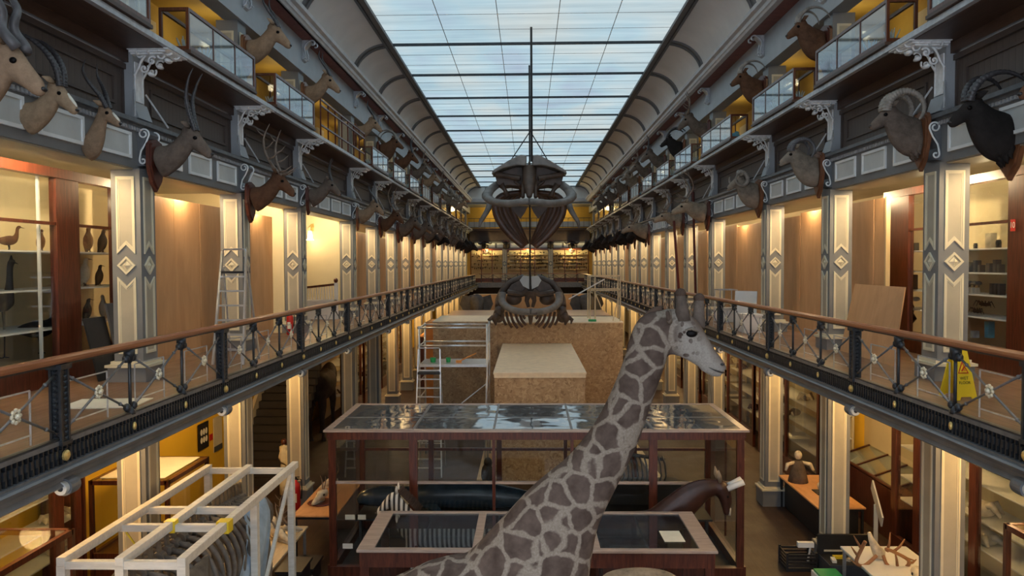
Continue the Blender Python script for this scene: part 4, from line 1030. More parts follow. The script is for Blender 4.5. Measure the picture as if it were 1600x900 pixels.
def horn_paths(kind):
    """one horn as (x, y, z, r) relative to the crown, +y side"""
    P = []
    if kind == 'straight': P = [(0, .03, 0, .030), (-.05, .05, .18, .028), (-.07, .08, .36, .022), (-.03, .11, .54, .014), (.03, .12, .66, .004)]
    if kind == 'lyre': P = [(0, .03, 0, .028), (-.06, .06, .14, .027), (-.15, .12, .28, .022), (-.22, .13, .42, .015), (-.20, .10, .56, .004)]
    if kind == 'sweep': P = [(0, .03, 0, .038), (-.02, .05, .18, .036), (-.12, .08, .36, .030), (-.28, .11, .50, .022), (-.46, .13, .58, .006)]
    if kind == 'short': P = [(0, .03, 0, .022), (-.03, .05, .10, .019), (-.03, .07, .20, .013), (.02, .08, .29, .003)]
    if kind == 'spiral':
        for t in range(29):
            f = t/28; a = f*5.2*PI; r = .05*(1-f*.7); P.append((-.22*f+r*math.cos(a)*.6, .05+.14*f+r*math.sin(a)*.6, .85*f, .046*(1-f*.8)))
        return P
    if kind == 'ram':
        for t in range(25):
            f = t/24; a = PI*.5+f*PI*1.75; R_ = .17-.05*f; P.append((-.17*.9+R_*math.cos(PI/2-(a-PI/2))-.0 if 0 else -.10-R_*math.sin(a-PI/2)*1.0, .05+.14*f, .10+R_*math.cos(a-PI/2)-.13*0-.05, .062*(1-f*.85)))
        return P
    if kind == 'curl':
        for t in range(25):
            f = t/24; a = f*PI*1.7; R_ = .16*(1-.25*f); P.append((-.05-R_*math.sin(a), .05+.15*f, -R_+.02+R_*math.cos(a)+R_*.15+.06, .060*(1-f*.82)))
        return P
    if kind == 'arch':
        for t in range(25):
            f = t/24; a = -.1+f*PI*1.32; R_ = .20; P.append((-R_*(1-math.cos(a))-.0, .045+.14*f, R_*math.sin(a), .062*(1-f*.75)))
        return P
    if kind == 'ibex': 
        for t in range(21):
            f = t/20; a = f*PI*.95; R_ = .36; P.append((-R_*(1-math.cos(a))*.95, .04+.22*f, R_*math.sin(a)*.95, .058*(1-f*.85)))
        return P
    if kind == 'buffalo': P = [(0, .03, 0, .06), (-.03, .16, .0, .058), (-.04, .30, -.04, .048), (-.03, .42, .05, .032), (-.02, .42, .22, .008)]
    if kind == 'bisonhorn': P = [(0, .07, -.02, .045), (-.01, .17, .02, .04), (-.01, .22, .12, .028), (0, .19, .22, .006)]
    return spath(P, 20)
ANT = {
 'wapiti': ([(0, .04, 0, .026), (-.10, .14, .12, .025), (-.20, .26, .34, .022), (-.22, .32, .60, .018), (-.12, .30, .86, .005)],
            [(.06, (.22, .02, .10)), (.16, (.26, .04, .12)), (.42, (.20, .05, .14)), (.62, (.18, .02, .16)), (.80, (-.14, .05, .16))]),
 'red': ([(0, .04, 0, .022), (-.06, .12, .12, .02), (-.10, .22, .30, .017), (-.06, .24, .48, .014), (0, .20, .62, .004)],
         [(.08, (.18, .0, .10)), (.40, (.16, .02, .12)), (.68, (.10, .06, .12)), (.82, (-.08, .05, .10))]),
 'reindeer': ([(0, .04, 0, .022), (-.12, .14, .16, .02), (-.20, .24, .38, .018), (-.10, .30, .60, .016), (.08, .26, .74, .004)],
              [(.05, (.24, -.02, .06)), (.20, (.24, .0, .14)), (.45, (-.14, .02, .05)), (.72, (.06, .0, .16)), (.86, (.02, .0, .16))]),
}
def horn_mesh(kind, sy, x0, z0, k=1.0, ringed=True):
    mb = MB()
    if kind in ANT:
        main, tines = ANT[kind]; P = spath(main, 24); n = len(P)
        mb.tube([(x0+p[0]*k, sy*p[1]*k, z0+p[2]*k) for p in P], [p[3]*k for p in P], 7)
        for f, d in tines:
            p = P[int(f*(n-1))]; a = Vector((x0+p[0]*k, sy*p[1]*k, z0+p[2]*k)); d = Vector((d[0], sy*d[1], d[2]))*k
            mb.tube([a, a+d*.5+Vector((d.x*.05, 0, -.02)), a+d], [p[3]*.85*k, p[3]*.6*k, .003], 6)
    else:
        P = horn_paths(kind); R_ = [p[3]*k for p in P]
        if ringed:
            Q = []; RR = []
            for i in range(len(P)-1):
                for j in range(3):
                    f = j/3; q = [P[i][c]*(1-f)+P[i+1][c]*f for c in range(4)]; Q.append(q[:3]); RR.append(q[3]*k*(1.10 if j == 0 else .93))
            Q.append(P[-1][:3]); RR.append(.003); 
            mb.tube([(x0+q[0]*k, sy*q[1]*k, z0+q[2]*k) for q in Q], RR, 8)
        else: mb.tube([(x0+p[0]*k, sy*p[1]*k, z0+p[2]*k) for p in P], R_, 8)
    return mb
protos = {}
def head_proto(key, pose, furm, horn, hornm, hk=1.0, shield='shield', ringed=True, ear=1.0, beard=False, blaze=None, maneb=False):
    t = thing(key, '', 'mounted head')
    neck, poll, ang, HL, hw = POSE[pose]; an = math.radians(ang); U = Vector((math.cos(an), 0, -math.sin(an))); NN = Vector((math.sin(an), 0, math.cos(an)))
    O = Vector((poll[0], 0, poll[1]))
    top = lambda f: hw*(1.0-.30*max(0, f))
    def on(f, up=1.0, y=0): # a point on the head: up=1 is the forehead line, -1 the throat line
        rz_ = hw*next((a_[2]+(b_[2]-a_[2])*(f-a_[0])/(b_[0]-a_[0]) for a_, b_ in zip(HS, HS[1:]) if a_[0] <= f <= b_[0]), .3)
        return O+U*(f*HL)+NN*(top(f)-rz_+up*rz_)+Vector((0, y, 0))
    def wid(f): return hw*.86*next((a_[1]+(b_[1]-a_[1])*(f-a_[0])/(b_[0]-a_[0]) for a_, b_ in zip(HS, HS[1:]) if a_[0] <= f <= b_[0]), .3)
    P = spath(neck, 24)
    mb = MB().tube([(p[0], 0, p[1]) for p in P], [(p[2], p[3]) for p in P], 16, side=(0, 1, 0))
    mb.tube([tuple(on(f, 0)) for f, _, _ in HS], [(hw*.86*a_, hw*b_) for _, a_, b_ in HS], 16, side=(0, 1, 0))
    for sy in (-1, 1): mb.ball(tuple(on(.30, .45, sy*wid(.30)*.72)), (.04, .028, .035), 8, 6)          # brow over the eye
    mb.ball(tuple(on(.93, .1)), (hw*.36, hw*.40, hw*.34), 8, 6)
    o = mb.build('head_and_neck', furm, t, True); bake(o, ('REMESH', dict(mode='VOXEL', voxel_size=.016)), ('SMOOTH', dict(factor=.6, iterations=3)))
    tp = on(.10, .92); tx, tz = tp.x, tp.z; N = [(neck[0][0], neck[0][1], neck[0][2], neck[0][3])]
    if horn:
        for sy in (-1, 1): horn_mesh(horn, sy, tx, tz-.02, hk, ringed).build('antler' if horn in ANT else 'horn', hornm, t, True)
    for sy in (-1, 1):
        e0 = on(-.02, .55); L = .15*ear; ex, ez = e0.x, e0.z; y0_ = wid(0)*.7
        mb = MB(); mb.tube([(ex, sy*y0_, ez), (ex-.02, sy*(y0_+L*.45), ez+.03), (ex-.05, sy*(y0_+L), ez+.05)], [(.022, .014), (.048, .014), (.006, .004)], 8, side=(0, 0, 1)); mb.build('ear', furm, t, True)
        e1 = on(.33, .42, sy*wid(.33)*.93); MB().ball(tuple(e1), (.032, .018, .026), 8, 6).build('eye', 'eye', t, True)
    MB().ball(tuple(on(.985, .25)), (.024, hw*.30, .022), 8, 6).build('nose', 'nose', t, True)
    if blaze: MB().tube([tuple(on(f, .86)) for f in (.42, .6, .78, .9)], [(.018, .02), (.030, .022), (.026, .02), (.014, .012)], 8, side=(0, 1, 0)).build('face_blaze', blaze, t, True)
    if beard:
        mb = MB(); rnd = random.Random(3)
        for k in range(40):
            q = P[int(k/40*(len(P)-1))]; sy = rnd.uniform(-.75, .75); zz = q[3]*math.sqrt(max(0, 1-sy*sy))*.85; ln = rnd.uniform(.06, .13)
            mb.tube([(q[0], q[2]*sy*.9, q[1]-zz*.7), (q[0]+.02, q[2]*sy, q[1]-zz-ln*.5), (q[0]-.01, q[2]*sy*1.05, q[1]-zz-ln)], [.05, .03, .004], 5)
        mb.build('beard', furm, t, True)
    if shield:
        w_, h_ = N[0][2]+.06, N[0][3]+.06; zc = N[0][1]
        mb = MB(); pts = [(-.07, -w_, zc+h_*.8), (-.07, -w_*.8, zc+h_), (-.07, 0, zc+h_*1.15), (-.07, w_*.8, zc+h_), (-.07, w_, zc+h_*.8), (-.07, w_*1.02, zc-h_*.2), (-.07, w_*.6, zc-h_*1.0), (-.07, 0, zc-h_*1.45), (-.07, -w_*.6, zc-h_*1.0), (-.07, -w_*1.02, zc-h_*.2)]
        mb.prism(pts, (.05, 0, 0)); mb.prism([(x, y*.9, zc+(z-zc)*.9) for x, y, z in pts], (.07, 0, 0)); mb.build('shield', shield, t)
    return t
HK = dict(
 eland=('std', 'fur_tan', 'spiral', 'dark_horn', 1.05, None, False, 1.3),
 oryx=('std', 'fur_sand', 'sweep', 'ring_horn', 1.25, None, True, 1.1, False, 'paper'),
 gazelle=('high', 'fur_tan', 'lyre', 'ring_horn', 1.3, None, True, 1.1, False, 'paper'),
 waterbuck=('std', 'fur_greybrown', 'straight', 'ring_horn', 1.25, 'shield', True, 1.1),
 wapiti=('std', 'fur_brown', 'wapiti', 'antler', 1.0, 'shield', False, 1.3),
 antelope=('std', 'fur_greybrown', 'straight', 'ring_horn', .85, 'shield', True, 1.0),
 tan_antelope=('std', 'fur_tan', 'lyre', 'ring_horn', 1.0, 'shield_brown', True, 1.2),
 brown_antelope=('std', 'fur_brown', 'straight', 'ring_horn', .9, 'shield', True, 1.0),
 stag=('std', 'fur_greybrown', 'red', 'antler', 1.0, 'shield', False, 1.2),
 goat_ram=('goat', 'fur_palegrey', 'arch', 'dark_horn', .95, 'shield_brown', True, .9),
 reindeer=('low', 'fur_reindeer', 'reindeer', 'antler', 1.0, 'shield', False, .9),
 ram=('goat', 'fur_greybrown', 'arch', 'pale_horn', 1.15, 'shield_brown', True, .9, True),
 pale_ram=('goat', 'fur_palegrey', 'curl', 'pale_horn', 1.1, 'shield_brown', True, .9),
 ibex=('goat', 'fur_black', 'ibex', 'ring_horn', .88, 'shield_brown', True, .9, True),
 wild_goat=('goat', 'fur_brown', 'ibex', 'pale_horn', .75, 'shield', True, .9, True),
 bison=('bull', 'fur_bison', 'bisonhorn', 'ring_horn', 1.2, 'shield', False, .8, True),
 buffalo=('bull', 'fur_black', 'buffalo', 'ring_horn', 1.2, 'shield', False, 1.3),
 dark_goat=('goat', 'fur_black', 'short', 'ring_horn', 1.2, 'shield', True, 1.0, True),
)
BASE = {'eland': 'eland', 'oryx': 'oryx', 'waterbuck': 'waterbuck', 'wapiti': 'elk', 'stag': 'stag', 'reindeer': 'reindeer', 'ram': 'ram', 'pale_ram': 'ram', 'goat_ram': 'ram', 'ibex': 'ibex', 'wild_goat': 'goat', 'dark_goat': 'goat', 'bison': 'bison', 'buffalo': 'buffalo', 'gazelle': 'gazelle'}
used_h = set()
def mount(kind, s, y, z, sc, label, W=5.80, yaw=0, tilt=0):
    if z < 9: W = 5.66 if min(abs(y-c_-.25) for c_ in YC) < .5 else 5.88
    nm = BASE.get(kind, 'antelope')+'_head'
    if kind not in protos: o = protos[kind] = head_proto(nm, *HK[kind])
    else: o = dup(protos[kind])
    o.location = (X(s, W-.02), y, z); o.rotation_euler = (0, tilt, (0 if s < 0 else PI)+yaw); o.scale = (sc,)*3
    o['label'] = label; o['category'] = 'mounted head'
    return o
# ---- left, middle tier
mount('eland', -1, 7.35, 8.00, 1.20, 'large tan head with thick twisted horns at the left edge', 5.76, .0)
mount('oryx', -1, 8.75, 8.05, .86, 'sandy head with a dark ringed horn swept back, second on the left beam', 5.74, -.1)
mount('gazelle', -1, 9.95, 8.0, .86, 'tan gazelle head with two upright ringed horns, third on the left beam', 5.74, -.1)
mount('waterbuck', -1, 11.45, 7.95, 1.10, 'grey-brown head with long upright horns on a dark red shield, left beam', 5.62, 0)
mount('wapiti', -1, 15.4, 7.72, 1.15, 'brown elk head with tall branching antlers on the left beam', 5.62, 0)
mount('antelope', -1, 19.45, 8.08, 1.05, 'grey antelope head with slim upright horns beyond the elk on the left', 5.62, .1)
mount('tan_antelope', -1, 25.1, 7.95, 1.1, 'greyish tan antelope head at the far side of the left stairwell bay', 5.62, .1)
seq = [('wapiti', 29.1, 1.15), ('stag', 33.1, 1.3), ('brown_antelope', 35.2, 1.1), ('antelope', 37.1, 1.35), ('tan_antelope', 39.2, 1.1), ('stag', 41.1, 1.4), ('bison', 43.2, 1.0), ('stag', 45.1, 1.3), ('buffalo', 48.0, 1.1), ('stag', 50.8, 1.3), ('antelope', 54.8, 1.2), ('bison', 58.8, 1.1), ('dark_goat', 62.8, 1.2), ('bison', 66.8, 1.5)]
for k, (kd, y, sc) in enumerate(seq):
    mount(kd, -1, y, 7.88, sc, '%s head on the left beam, %s beyond the stairwell' % ({'wapiti': 'big antlered elk', 'stag': 'antlered stag', 'brown_antelope': 'brown antelope', 'antelope': 'grey-brown antelope', 'tan_antelope': 'tan antelope', 'bison': 'dark shaggy bison', 'buffalo': 'black buffalo', 'dark_goat': 'dark goat'}[kd], ordn(k).replace('nearest', 'first')), 5.60, random.uniform(-.15, .15))
# ---- right, middle tier
mount('wild_goat', 1, 8.55, 8.05, 1.05, 'dark horned head cut by the right edge of the picture', 5.74, .2)
mount('ibex', 1, 9.75, 7.98, 1.12, 'black shaggy head with huge back-curving horns on the right beam', 5.72, .1)
mount('ram', 1, 11.5, 8.26, 1.05, 'grey-brown ram head with curled horns on a pointed shield, nearest right bracket', 5.62, 0)
mount('goat_ram', 1, 15.5, 8.24, 1.10, 'pale ram head with dark arched horns at the second right bracket', 5.62, 0)
mount('pale_ram', 1, 19.5, 8.12, 1.15, 'pale ram head with coiled horns at the third right bracket', 5.62, .1)
mount('reindeer', 1, 25.1, 7.98, 1.35, 'pale cream reindeer head with dark antlers, right beam beyond the wide bay', 5.62, 0)
mount('reindeer', 1, 29.1, 7.92, 1.25, 'reindeer head just behind the pale cream one on the right beam', 5.62, 0)
seq = [('reindeer', 37.3, 1.5), ('bison', 39.6, 1.2), ('buffalo', 43.6, 1.25), ('bison', 45.1, 1.2), ('buffalo', 48.5, 1.2), ('bison', 50.8, 1.2), ('dark_goat', 54.8, 1.4), ('bison', 58.8, 1.3), ('buffalo', 62.8, 1.2), ('bison', 66.8, 1.5)]
for k, (kd, y, sc) in enumerate(seq):
    mount(kd, 1, y, 7.88, sc, '%s head on the right beam, %s after the two reindeer' % ({'reindeer': 'pale antlered reindeer', 'bison': 'dark shaggy bison', 'buffalo': 'black buffalo', 'dark_goat': 'dark goat'}[kd], ordn(k).replace('nearest', 'first')), 5.60, random.uniform(-.15, .15))
# ---- upper tier
UL = [('tan_antelope', 15.45, 1.15, 'tan head with black upright horns'), ('tan_antelope', 19.45, 1.15, 'tan long-faced head with lyre horns'), ('tan_antelope', 25.1, 1.1, 'pale tan antelope head'), ('wild_goat', 29.1, 1.3, 'dark brown goat head'),
      ('brown_antelope', 33.1, 1.2, 'brown antelope head'), ('stag', 37.1, 1.2, 'antlered stag head'), ('tan_antelope', 41.1, 1.2, 'tan antelope head'), ('stag', 45.1, 1.2, 'stag head'), ('pale_ram', 50.8, 1.3, 'pale ram head'), ('pale_ram', 54.8, 1.3, 'pale curled-horn ram head'), ('tan_antelope', 58.8, 1.3, 'small tan head')]
UR = [('wild_goat', 15.35, 1.1, 'shaggy brown goat head with upright horns'), ('wild_goat', 19.4, 1.15, 'brown goat head with a dark mane'), ('stag', 25.1, 1.25, 'greyish antlered head'), ('ibex', 29.1, 1.2, 'dark head with back-swept horns'),
      ('antelope', 33.1, 1.3, 'grey antelope head'), ('stag', 37.1, 1.2, 'antlered stag head'), ('pale_ram', 41.1, 1.3, 'pale ram head'), ('ram', 45.1, 1.4, 'round-horned ram head'), ('ram', 50.8, 1.4, 'coiled-horn ram head'), ('stag', 54.8, 1.3, 'small antlered head'), ('ram', 58.8, 1.3, 'small ram head')]
for s, L_ in ((-1, UL), (1, UR)):
    for k, (kd, y, sc, d) in enumerate(L_):
        mount(kd, s, y, 10.72, sc, '%s on the %s top gallery, %s of that row' % (d, SIDE[s], ordn(k)), 5.70, random.uniform(-.2, .2))
# ---- far end
for k, px in enumerate((758, 791, 860, 893)):
    o = mount('buffalo' if k in (0, 3) else 'bison', -1, 73.0, 7.95, 1.35, 'dark horned head on the far end wall, %s from the left' % ['first', 'second', 'third', 'fourth'][k]); p = at(px, 370, 73.6)
    o.location = (p.x, 73.88, 8.08); o.rotation_euler = (0, 0, -PI/2)

# ================================================================ WHALES
def ribcage(t, cx, y0, n, dy, zt, fn, mat, r=.05):
    for k in range(n):
        for sx_ in (-1, 1):
            P = spath([(cx+sx_*a, y0+k*dy+c, zt+b_) for a, b_, c in fn(k)], 16)
            MB().tube(P, [r*.7]+[r]*(len(P)-2)+[r*.35], 7, squash=.55).build('rib', mat, t, True)
def vertebrae(t, cx, y0, n, dy, z, mat, r=.16):
    for k in range(n):
        mb = MB(); y = y0+k*dy
        mb.cyl((cx, y-dy*.38, z), (cx, y+dy*.38, z), r, 10); mb.prism([(cx-.03, y-.06, z+r*.8), (cx-.03, y+.08, z+r*.8), (cx-.03, y+.14, z+r*3), (cx-.03, y+.02, z+r*3)], (.06, 0, 0))
        mb.prism([(cx-r*2.6, y-.05, z-.02), (cx+r*2.6, y-.05, z-.02), (cx+r*2.6, y+.07, z-.02), (cx-r*2.6, y+.07, z-.02)], (0, 0, .04)); mb.build('vertebra', mat, t)
# upper whale: seen head-on
yw = 23.6
def wp(px, py, y=yw): return at(px, py, y)
c = wp(827, 270); cx = c.x
t = thing('whale_skeleton', 'dark brown whale skeleton with gaping jaw hanging highest in the hall', 'skeleton', (0, 0, 0))
u = yw/F
def rel(dx, py, y=yw): p = at(827+dx, py, y); return (p.x, y, p.z)
# cranium roof plates
for sx_ in (-1, 1):
    mb = MB(); A = [rel(sx_*4, 246), rel(sx_*14, 245), rel(sx_*32, 254), rel(sx_*56, 269), rel(sx_*58, 275), rel(sx_*40, 266), rel(sx_*18, 261), rel(sx_*5, 262)]
    A = [(a[0], a[1]-.5, a[2]) for a in A]
    mb.prism(A, (0, 1.3, .05)); o = mb.build('skull_roof', 'whale_grey', t); b_ = o.modifiers.new('b', 'BEVEL'); b_.width = .04; b_.segments = 2
    mb = MB(); A = [rel(sx_*3, 261), rel(sx_*22, 261), rel(sx_*54, 272), rel(sx_*50, 288), rel(sx_*44, 291), rel(sx_*30, 289), rel(sx_*16, 291), rel(sx_*3, 300)]
    mb.prism(A, (0, 1.0, .0)); mb.tube([rel(sx_*52, 272, yw-.15), rel(sx_*35, 275, yw-.2), rel(sx_*14, 279, yw-.25)], [.10, .08, .09], 8)
    mb.tube([rel(sx_*18, 278, yw-.1), rel(sx_*22, 284, yw-.1), rel(sx_*14, 290, yw-.1)], [.07, .05, .05], 8)
    o = mb.build('cheek_bone', 'whale_bone', t); b_ = o.modifiers.new('b', 'BEVEL'); b_.width = .03; b_.segments = 2
    MB().tube([rel(sx_*44, 288), rel(sx_*38, 297), rel(sx_*34, 307)], [.10, .06, .10], 8).build('jaw_joint', 'whale_bone', t, True)
mb = MB(); mb.tube([rel(0, 262, yw-.3), rel(0, 285, yw-.5), rel(0, 307, yw-1.3)], [(.22, .2), (.20, .16), (.08, .06)], 10, side=(1, 0, 0))
mb.tube([rel(-9, 280, yw-.3), rel(-10, 308, yw-.8)], .06, 8); mb.tube([rel(9, 280, yw-.3), rel(10, 308, yw-.8)], .06, 8); mb.build('rostrum', 'whale_bone', t, True)
# lower jaw: one bowed bone per side meeting in front
for sx_ in (-1, 1):
    P = spath([rel(sx_*50, 288, yw+.4), rel(sx_*61, 297, yw+.1), rel(sx_*66, 307, yw-.3), rel(sx_*56, 315, yw-.8), rel(sx_*34, 318, yw-1.3), rel(sx_*12, 316, yw-1.6), rel(sx_*0, 315, yw-1.65)], 28)
    MB().tube(P, [(.11, .17) if i < 20 else (.10, .13) for i in range(len(P))], 10, side=(0, 0, 1)).build('lower_jaw', 'whale_grey', t, True)
    mb = MB(); mb.prism([rel(sx_*30, 322, yw+1.2), rel(sx_*24, 330, yw+1.2), rel(sx_*14, 342, yw+1.2), rel(sx_*7, 332, yw+1.2), rel(sx_*2, 322, yw+1.2)], (0, .08, 0)); mb.build('breast_bone', 'whale_bone', t)
    P = [rel(sx_*58, 312, yw+1.6), rel(sx_*66, 330, yw+1.4), rel(sx_*76, 346, yw+1.3), rel(sx_*78, 356, yw+1.3)]
    MB().tube(spath(P, 12), [.12]*4+[.07]*6+[.05]*8, 8).build('flipper_bone', 'whale_grey', t, True) if 0 else MB().tube(P, [.13, .09, .07, .03], 8).build('flipper_bone', 'whale_grey', t, True)
    for k, (a0, a1, a2, a3) in enumerate(((53, 46, 28, 9), (48, 40, 23, 7), (41, 32, 18, 6), (35, 27, 14, 5), (27, 20, 10, 3))):
        y = yw+1.0+k*.5
        P = spath([rel(sx_*12, 300, y), rel(sx_*(a0-10), 306, y), rel(sx_*a0, 324, y), rel(sx_*a1, 346, y+.05), rel(sx_*a2, 369, y+.1), rel(sx_*a3, 386-k, y+.15)], 24)
        MB().tube(P, [(.045, .075+.045*math.sin(PI*q_/len(P))) for q_ in range(len(P))], 8, side=(0, 1, .1)).build('rib', 'whale_rib', t, True)
vertebrae(t, cx, yw+.6, 14, .42, 9.0, 'whale_bone', .15)
# lower whale
yw2 = 27.6
def rel2(dx, py, y=yw2): p = at(829+dx, py, y); return (p.x, y, p.z)
t2 = thing('whale_skeleton', 'lower whale skeleton facing the camera above the chipboard boxes', 'skeleton', (0, 0, 0))
for sx_ in (-1, 1):
    mb = MB()
    mb.prism([rel2(sx_*1, 432), rel2(sx_*12, 431), rel2(sx_*17, 438), rel2(sx_*12, 447), rel2(sx_*2, 452)], (0, .3, 0)); mb.build('blowhole_bone', 'pale_panel', t2)
    mb = MB(); mb.prism([rel2(sx_*14, 437, yw2+.2), rel2(sx_*30, 445, yw2+.2), rel2(sx_*38, 456, yw2+.2), rel2(sx_*22, 458, yw2+.2), rel2(sx_*5, 461, yw2+.2), rel2(sx_*5, 448, yw2+.2)], (0, .8, 0))
    mb.tube([rel2(sx_*4, 455), rel2(sx_*14, 460), rel2(sx_*36, 457)], [.14, .10, .12], 8); mb.tube([rel2(sx_*2, 455), rel2(sx_*6, 470), rel2(sx_*3, 480)], [.14, .08, .06], 8); mb.build('skull_side', 'whale_bone', t2, False)
    MB().ball(rel2(sx_*26, 467, yw2+.3), (.30, .25, .24), 12, 8).build('ear_bone', 'whale_bone', t2, True)
    P = spath([rel2(sx_*10, 434, yw2+1), rel2(sx_*34, 444, yw2+.9), rel2(sx_*48, 464, yw2+.6), rel2(sx_*50, 480, yw2+.3)], 18)
    MB().tube(P, [(.20, .14)]*len(P), 10, side=(0, 1, 0)).build('shoulder_blade', 'whale_bone', t2, True)
    P = spath([rel2(sx_*44, 458, yw2-.1), rel2(sx_*44, 472, yw2-.3), rel2(sx_*33, 482, yw2-.7), rel2(sx_*16, 487, yw2-1.0), rel2(0, 487, yw2-1.1)], 22)
    MB().tube(P, [(.12, .14)]*len(P), 10, side=(0, 0, 1)).build('lower_jaw', 'whale_grey', t2, True)
    mb = MB(); mb.ball(rel2(sx_*50, 494, yw2+.2), (.22, .2, .25), 10, 7); mb.tube([rel2(sx_*50, 492), rel2(sx_*57, 498), rel2(sx_*54, 508)], [.16, .14, .03], 8); mb.tube([rel2(sx_*58, 495), rel2(sx_*65, 500), rel2(sx_*63, 506)], [.09, .07, .02], 7); mb.tube([rel2(sx_*48, 484, yw2+.2), rel2(sx_*52, 492)], [.2, .15], 8); mb.build('flipper_bone', 'whale_bone', t2, True)
    for k, (x0, x1, y1) in enumerate(((44, 38, 508), (38, 29, 512), (32, 20, 513), (25, 12, 511), (18, 7, 508), (12, 8, 498))):
        P = spath([rel2(sx_*x0, 488-k, yw2+.5), rel2(sx_*(x0*.55+x1*.45+1), (490+y1)/2, yw2+.5), rel2(sx_*x1, y1, yw2+.5)], 10)
        MB().tube(P, [.05]*len(P), 6).build('rib', 'whale_rib', t2, True)
mb = MB(); mb.tube([rel2(0, 484), rel2(0, 496), rel2(0, 507)], [.15, .09, .05], 8); mb.box(rel2(-8, 0)[0], rel2(8, 0)[0], yw2-1.2, yw2-1.1, rel2(0, 488)[2], rel2(0, 485)[2]); mb.build('chin_block', 'whale_bone', t2)
vertebrae(t2, rel2(0, 460)[0], yw2+1, 14, .45, 5.2, 'whale_bone', .18)
# hanging rods
a = at(830, 42, 23.1); o = MB().cyl((a.x, 23.1, 9.3), (a.x, 23.1, ZS-.05), .035, 8).build('hanging_rod', 'black'); tag(o, 'black iron rod from the roof to the upper whale skeleton', 'rod')
a = at(827, 100, 27.5); o = MB().cyl((a.x, 27.5, 5.3), (a.x, 27.5, ZS-.05), .03, 8).build('hanging_rod', 'black'); tag(o, 'black iron rod from the roof down to the lower whale skeleton', 'rod')
a = at(828.5, 205, 23.1)
for sx_ in (-1, 1):
    p = rel(sx_*31, 254, 23.3); o = MB().cyl((a.x, 23.1, a.z), p, .016, 6).build('hanging_wire', 'black'); tag(o, 'thin black wire splaying from the rod to the %s of the upper whale skull' % SIDE[sx_], 'wire')
# ================================================================ GROUND FLOOR
def bevel(o, w_=.01, seg=2): b_ = o.modifiers.new('bevel', 'BEVEL'); b_.width = w_; b_.segments = seg; return o
def crate(name, mat, x0, x1, y0, y1, z0, z1, label, cat='box', top=None):
    t = thing(name, label, cat)
    MB().box(x0, x1, y0, y1, z0, z1).build('body', mat, t)
    if top: MB().box(x0-.03, x1+.03, y0-.03, y1, z1, z1+.10 if top == 'osb_top' else z1+.03).build('top_sheet', top, t)
    return t
# chipboard boxes
t = thing('chipboard_box', 'low chipboard box with a pale lid, in front of the larger box', 'hoarding')
MB().box(-.98, 1.58, 21.25, 29, 0, 2.98).build('body', 'osb', t); MB().box(-.99, 1.60, 21.2, 29, 2.98, 3.08).build('edge_batten', 'osb_top', t); MB().box(-1.01, 1.62, 21.17, 29, 3.08, 3.13).build('lid', 'osb_top', t)
t = thing('chipboard_box', 'largest chipboard box spanning behind the low one under the whale', 'hoarding')
MB().box(-1.5, 3.62, 29.05, 32.2, 0, 3.90).build('body', 'osb', t); MB().box(-1.52, 3.64, 29.02, 32.2, 3.90, 3.94).build('lid', 'osb_top', t)
mb = MB(); mb.box(-1.36, -1.22, 28.97, 29.04, 0, 3.9); mb.build('upright_batten', 'osb', t)
t = thing('chipboard_box', 'chipboard box on the left behind the aluminium scaffold', 'hoarding')
MB().box(-3.85, -1.56, 30.2, 33.6, 0, 3.86).build('body', 'osb', t); MB().box(-3.87, -1.55, 30.17, 33.6, 3.86, 3.90).build('lid', 'osb_top', t)
crate('brown_cabinet', 'orange_board', -4.35, -3.9, 31.5, 33.5, 0, 3.75, 'orange-brown cabinet left of the chipboard boxes', 'cabinet')
# pale timber laths on the floor beside the boxes
o = MB().box(-1.5, -1.05, 21.3, 27.8, 0, .06).build('floor_plank', 'raw_timber'); tag(o, 'pale board lying along the left foot of the low chipboard box', 'board')
o = MB().prism([(3.6, 20.6, 0), (3.85, 20.6, 0), (3.6, 27.5, 0), (3.42, 27.5, 0)], (0, 0, .05)).build('floor_plank', 'raw_timber'); tag(o, 'pale board lying on the floor right of the low chipboard box', 'board')
o = MB().ball((0, 0, .3), (.18, .16, .32), 10, 7).ball((.02, 0, .62), (.12, .11, .16), 8, 6).build('black_bundle', 'black', None, True); o.location = (-1.18, 21.0, .0); tag(o, 'black wrapped bundle standing at the foot of the low chipboard box', 'bundle')
# scaffold
t = thing('scaffold_tower', 'aluminium scaffold tower with a work platform left of the chipboard boxes', 'scaffold')
xa, xb, ya, yb = -3.36, -1.28, 23.0, 24.3
for x in (xa, xb):
    for y in (ya, yb): MB().cyl((x, y, .05), (x, y, 4.35 if x == xb else 4.3), .032, 8).build('upright', 'aluminium', t, True)
for z in (4.25, 3.7, 1.6):
    for y in (ya, yb): MB().cyl((xa-.05, y, z), (xb, y, z), .028, 8).build('rail', 'aluminium', t, True)
mb = MB()
for z in (.6, 1.1, 1.6, 2.1, 2.6, 3.1, 3.7, 4.25): mb.cyl((xb, ya, z), (xb, yb, z), .022, 6); mb.cyl((xa, ya, z), (xa, yb, z), .022, 6)
mb.build('rung', 'aluminium', t, True)
MB().box(xa, xb, ya-.05, yb+.05, 3.05, 3.13).build('platform', 'aluminium', t)
MB().cyl((xa, ya, .9), (xb, ya, 2.55), .022, 6).build('brace', 'aluminium', t, True); MB().cyl((xb-.08, ya-.1, 0), (xb-.02, ya, 2.7), .022, 6).build('brace', 'aluminium', t, True)
for k, (x, y, r) in enumerate(((-3.0, 23.5, .10), (-2.52, 23.5, .08))):
    o = MB().lathe([(r*.8, 0), (r, .14), (r*.9, .14), (r*.7, .02)], (0, 0, 0), 12).build('green_tub', 'green', None, True); o.location = (x, y, 3.13); tag(o, ['larger green tub on the scaffold platform, by the ladder', 'smaller dark green tub on the scaffold platform'][k], 'tub')
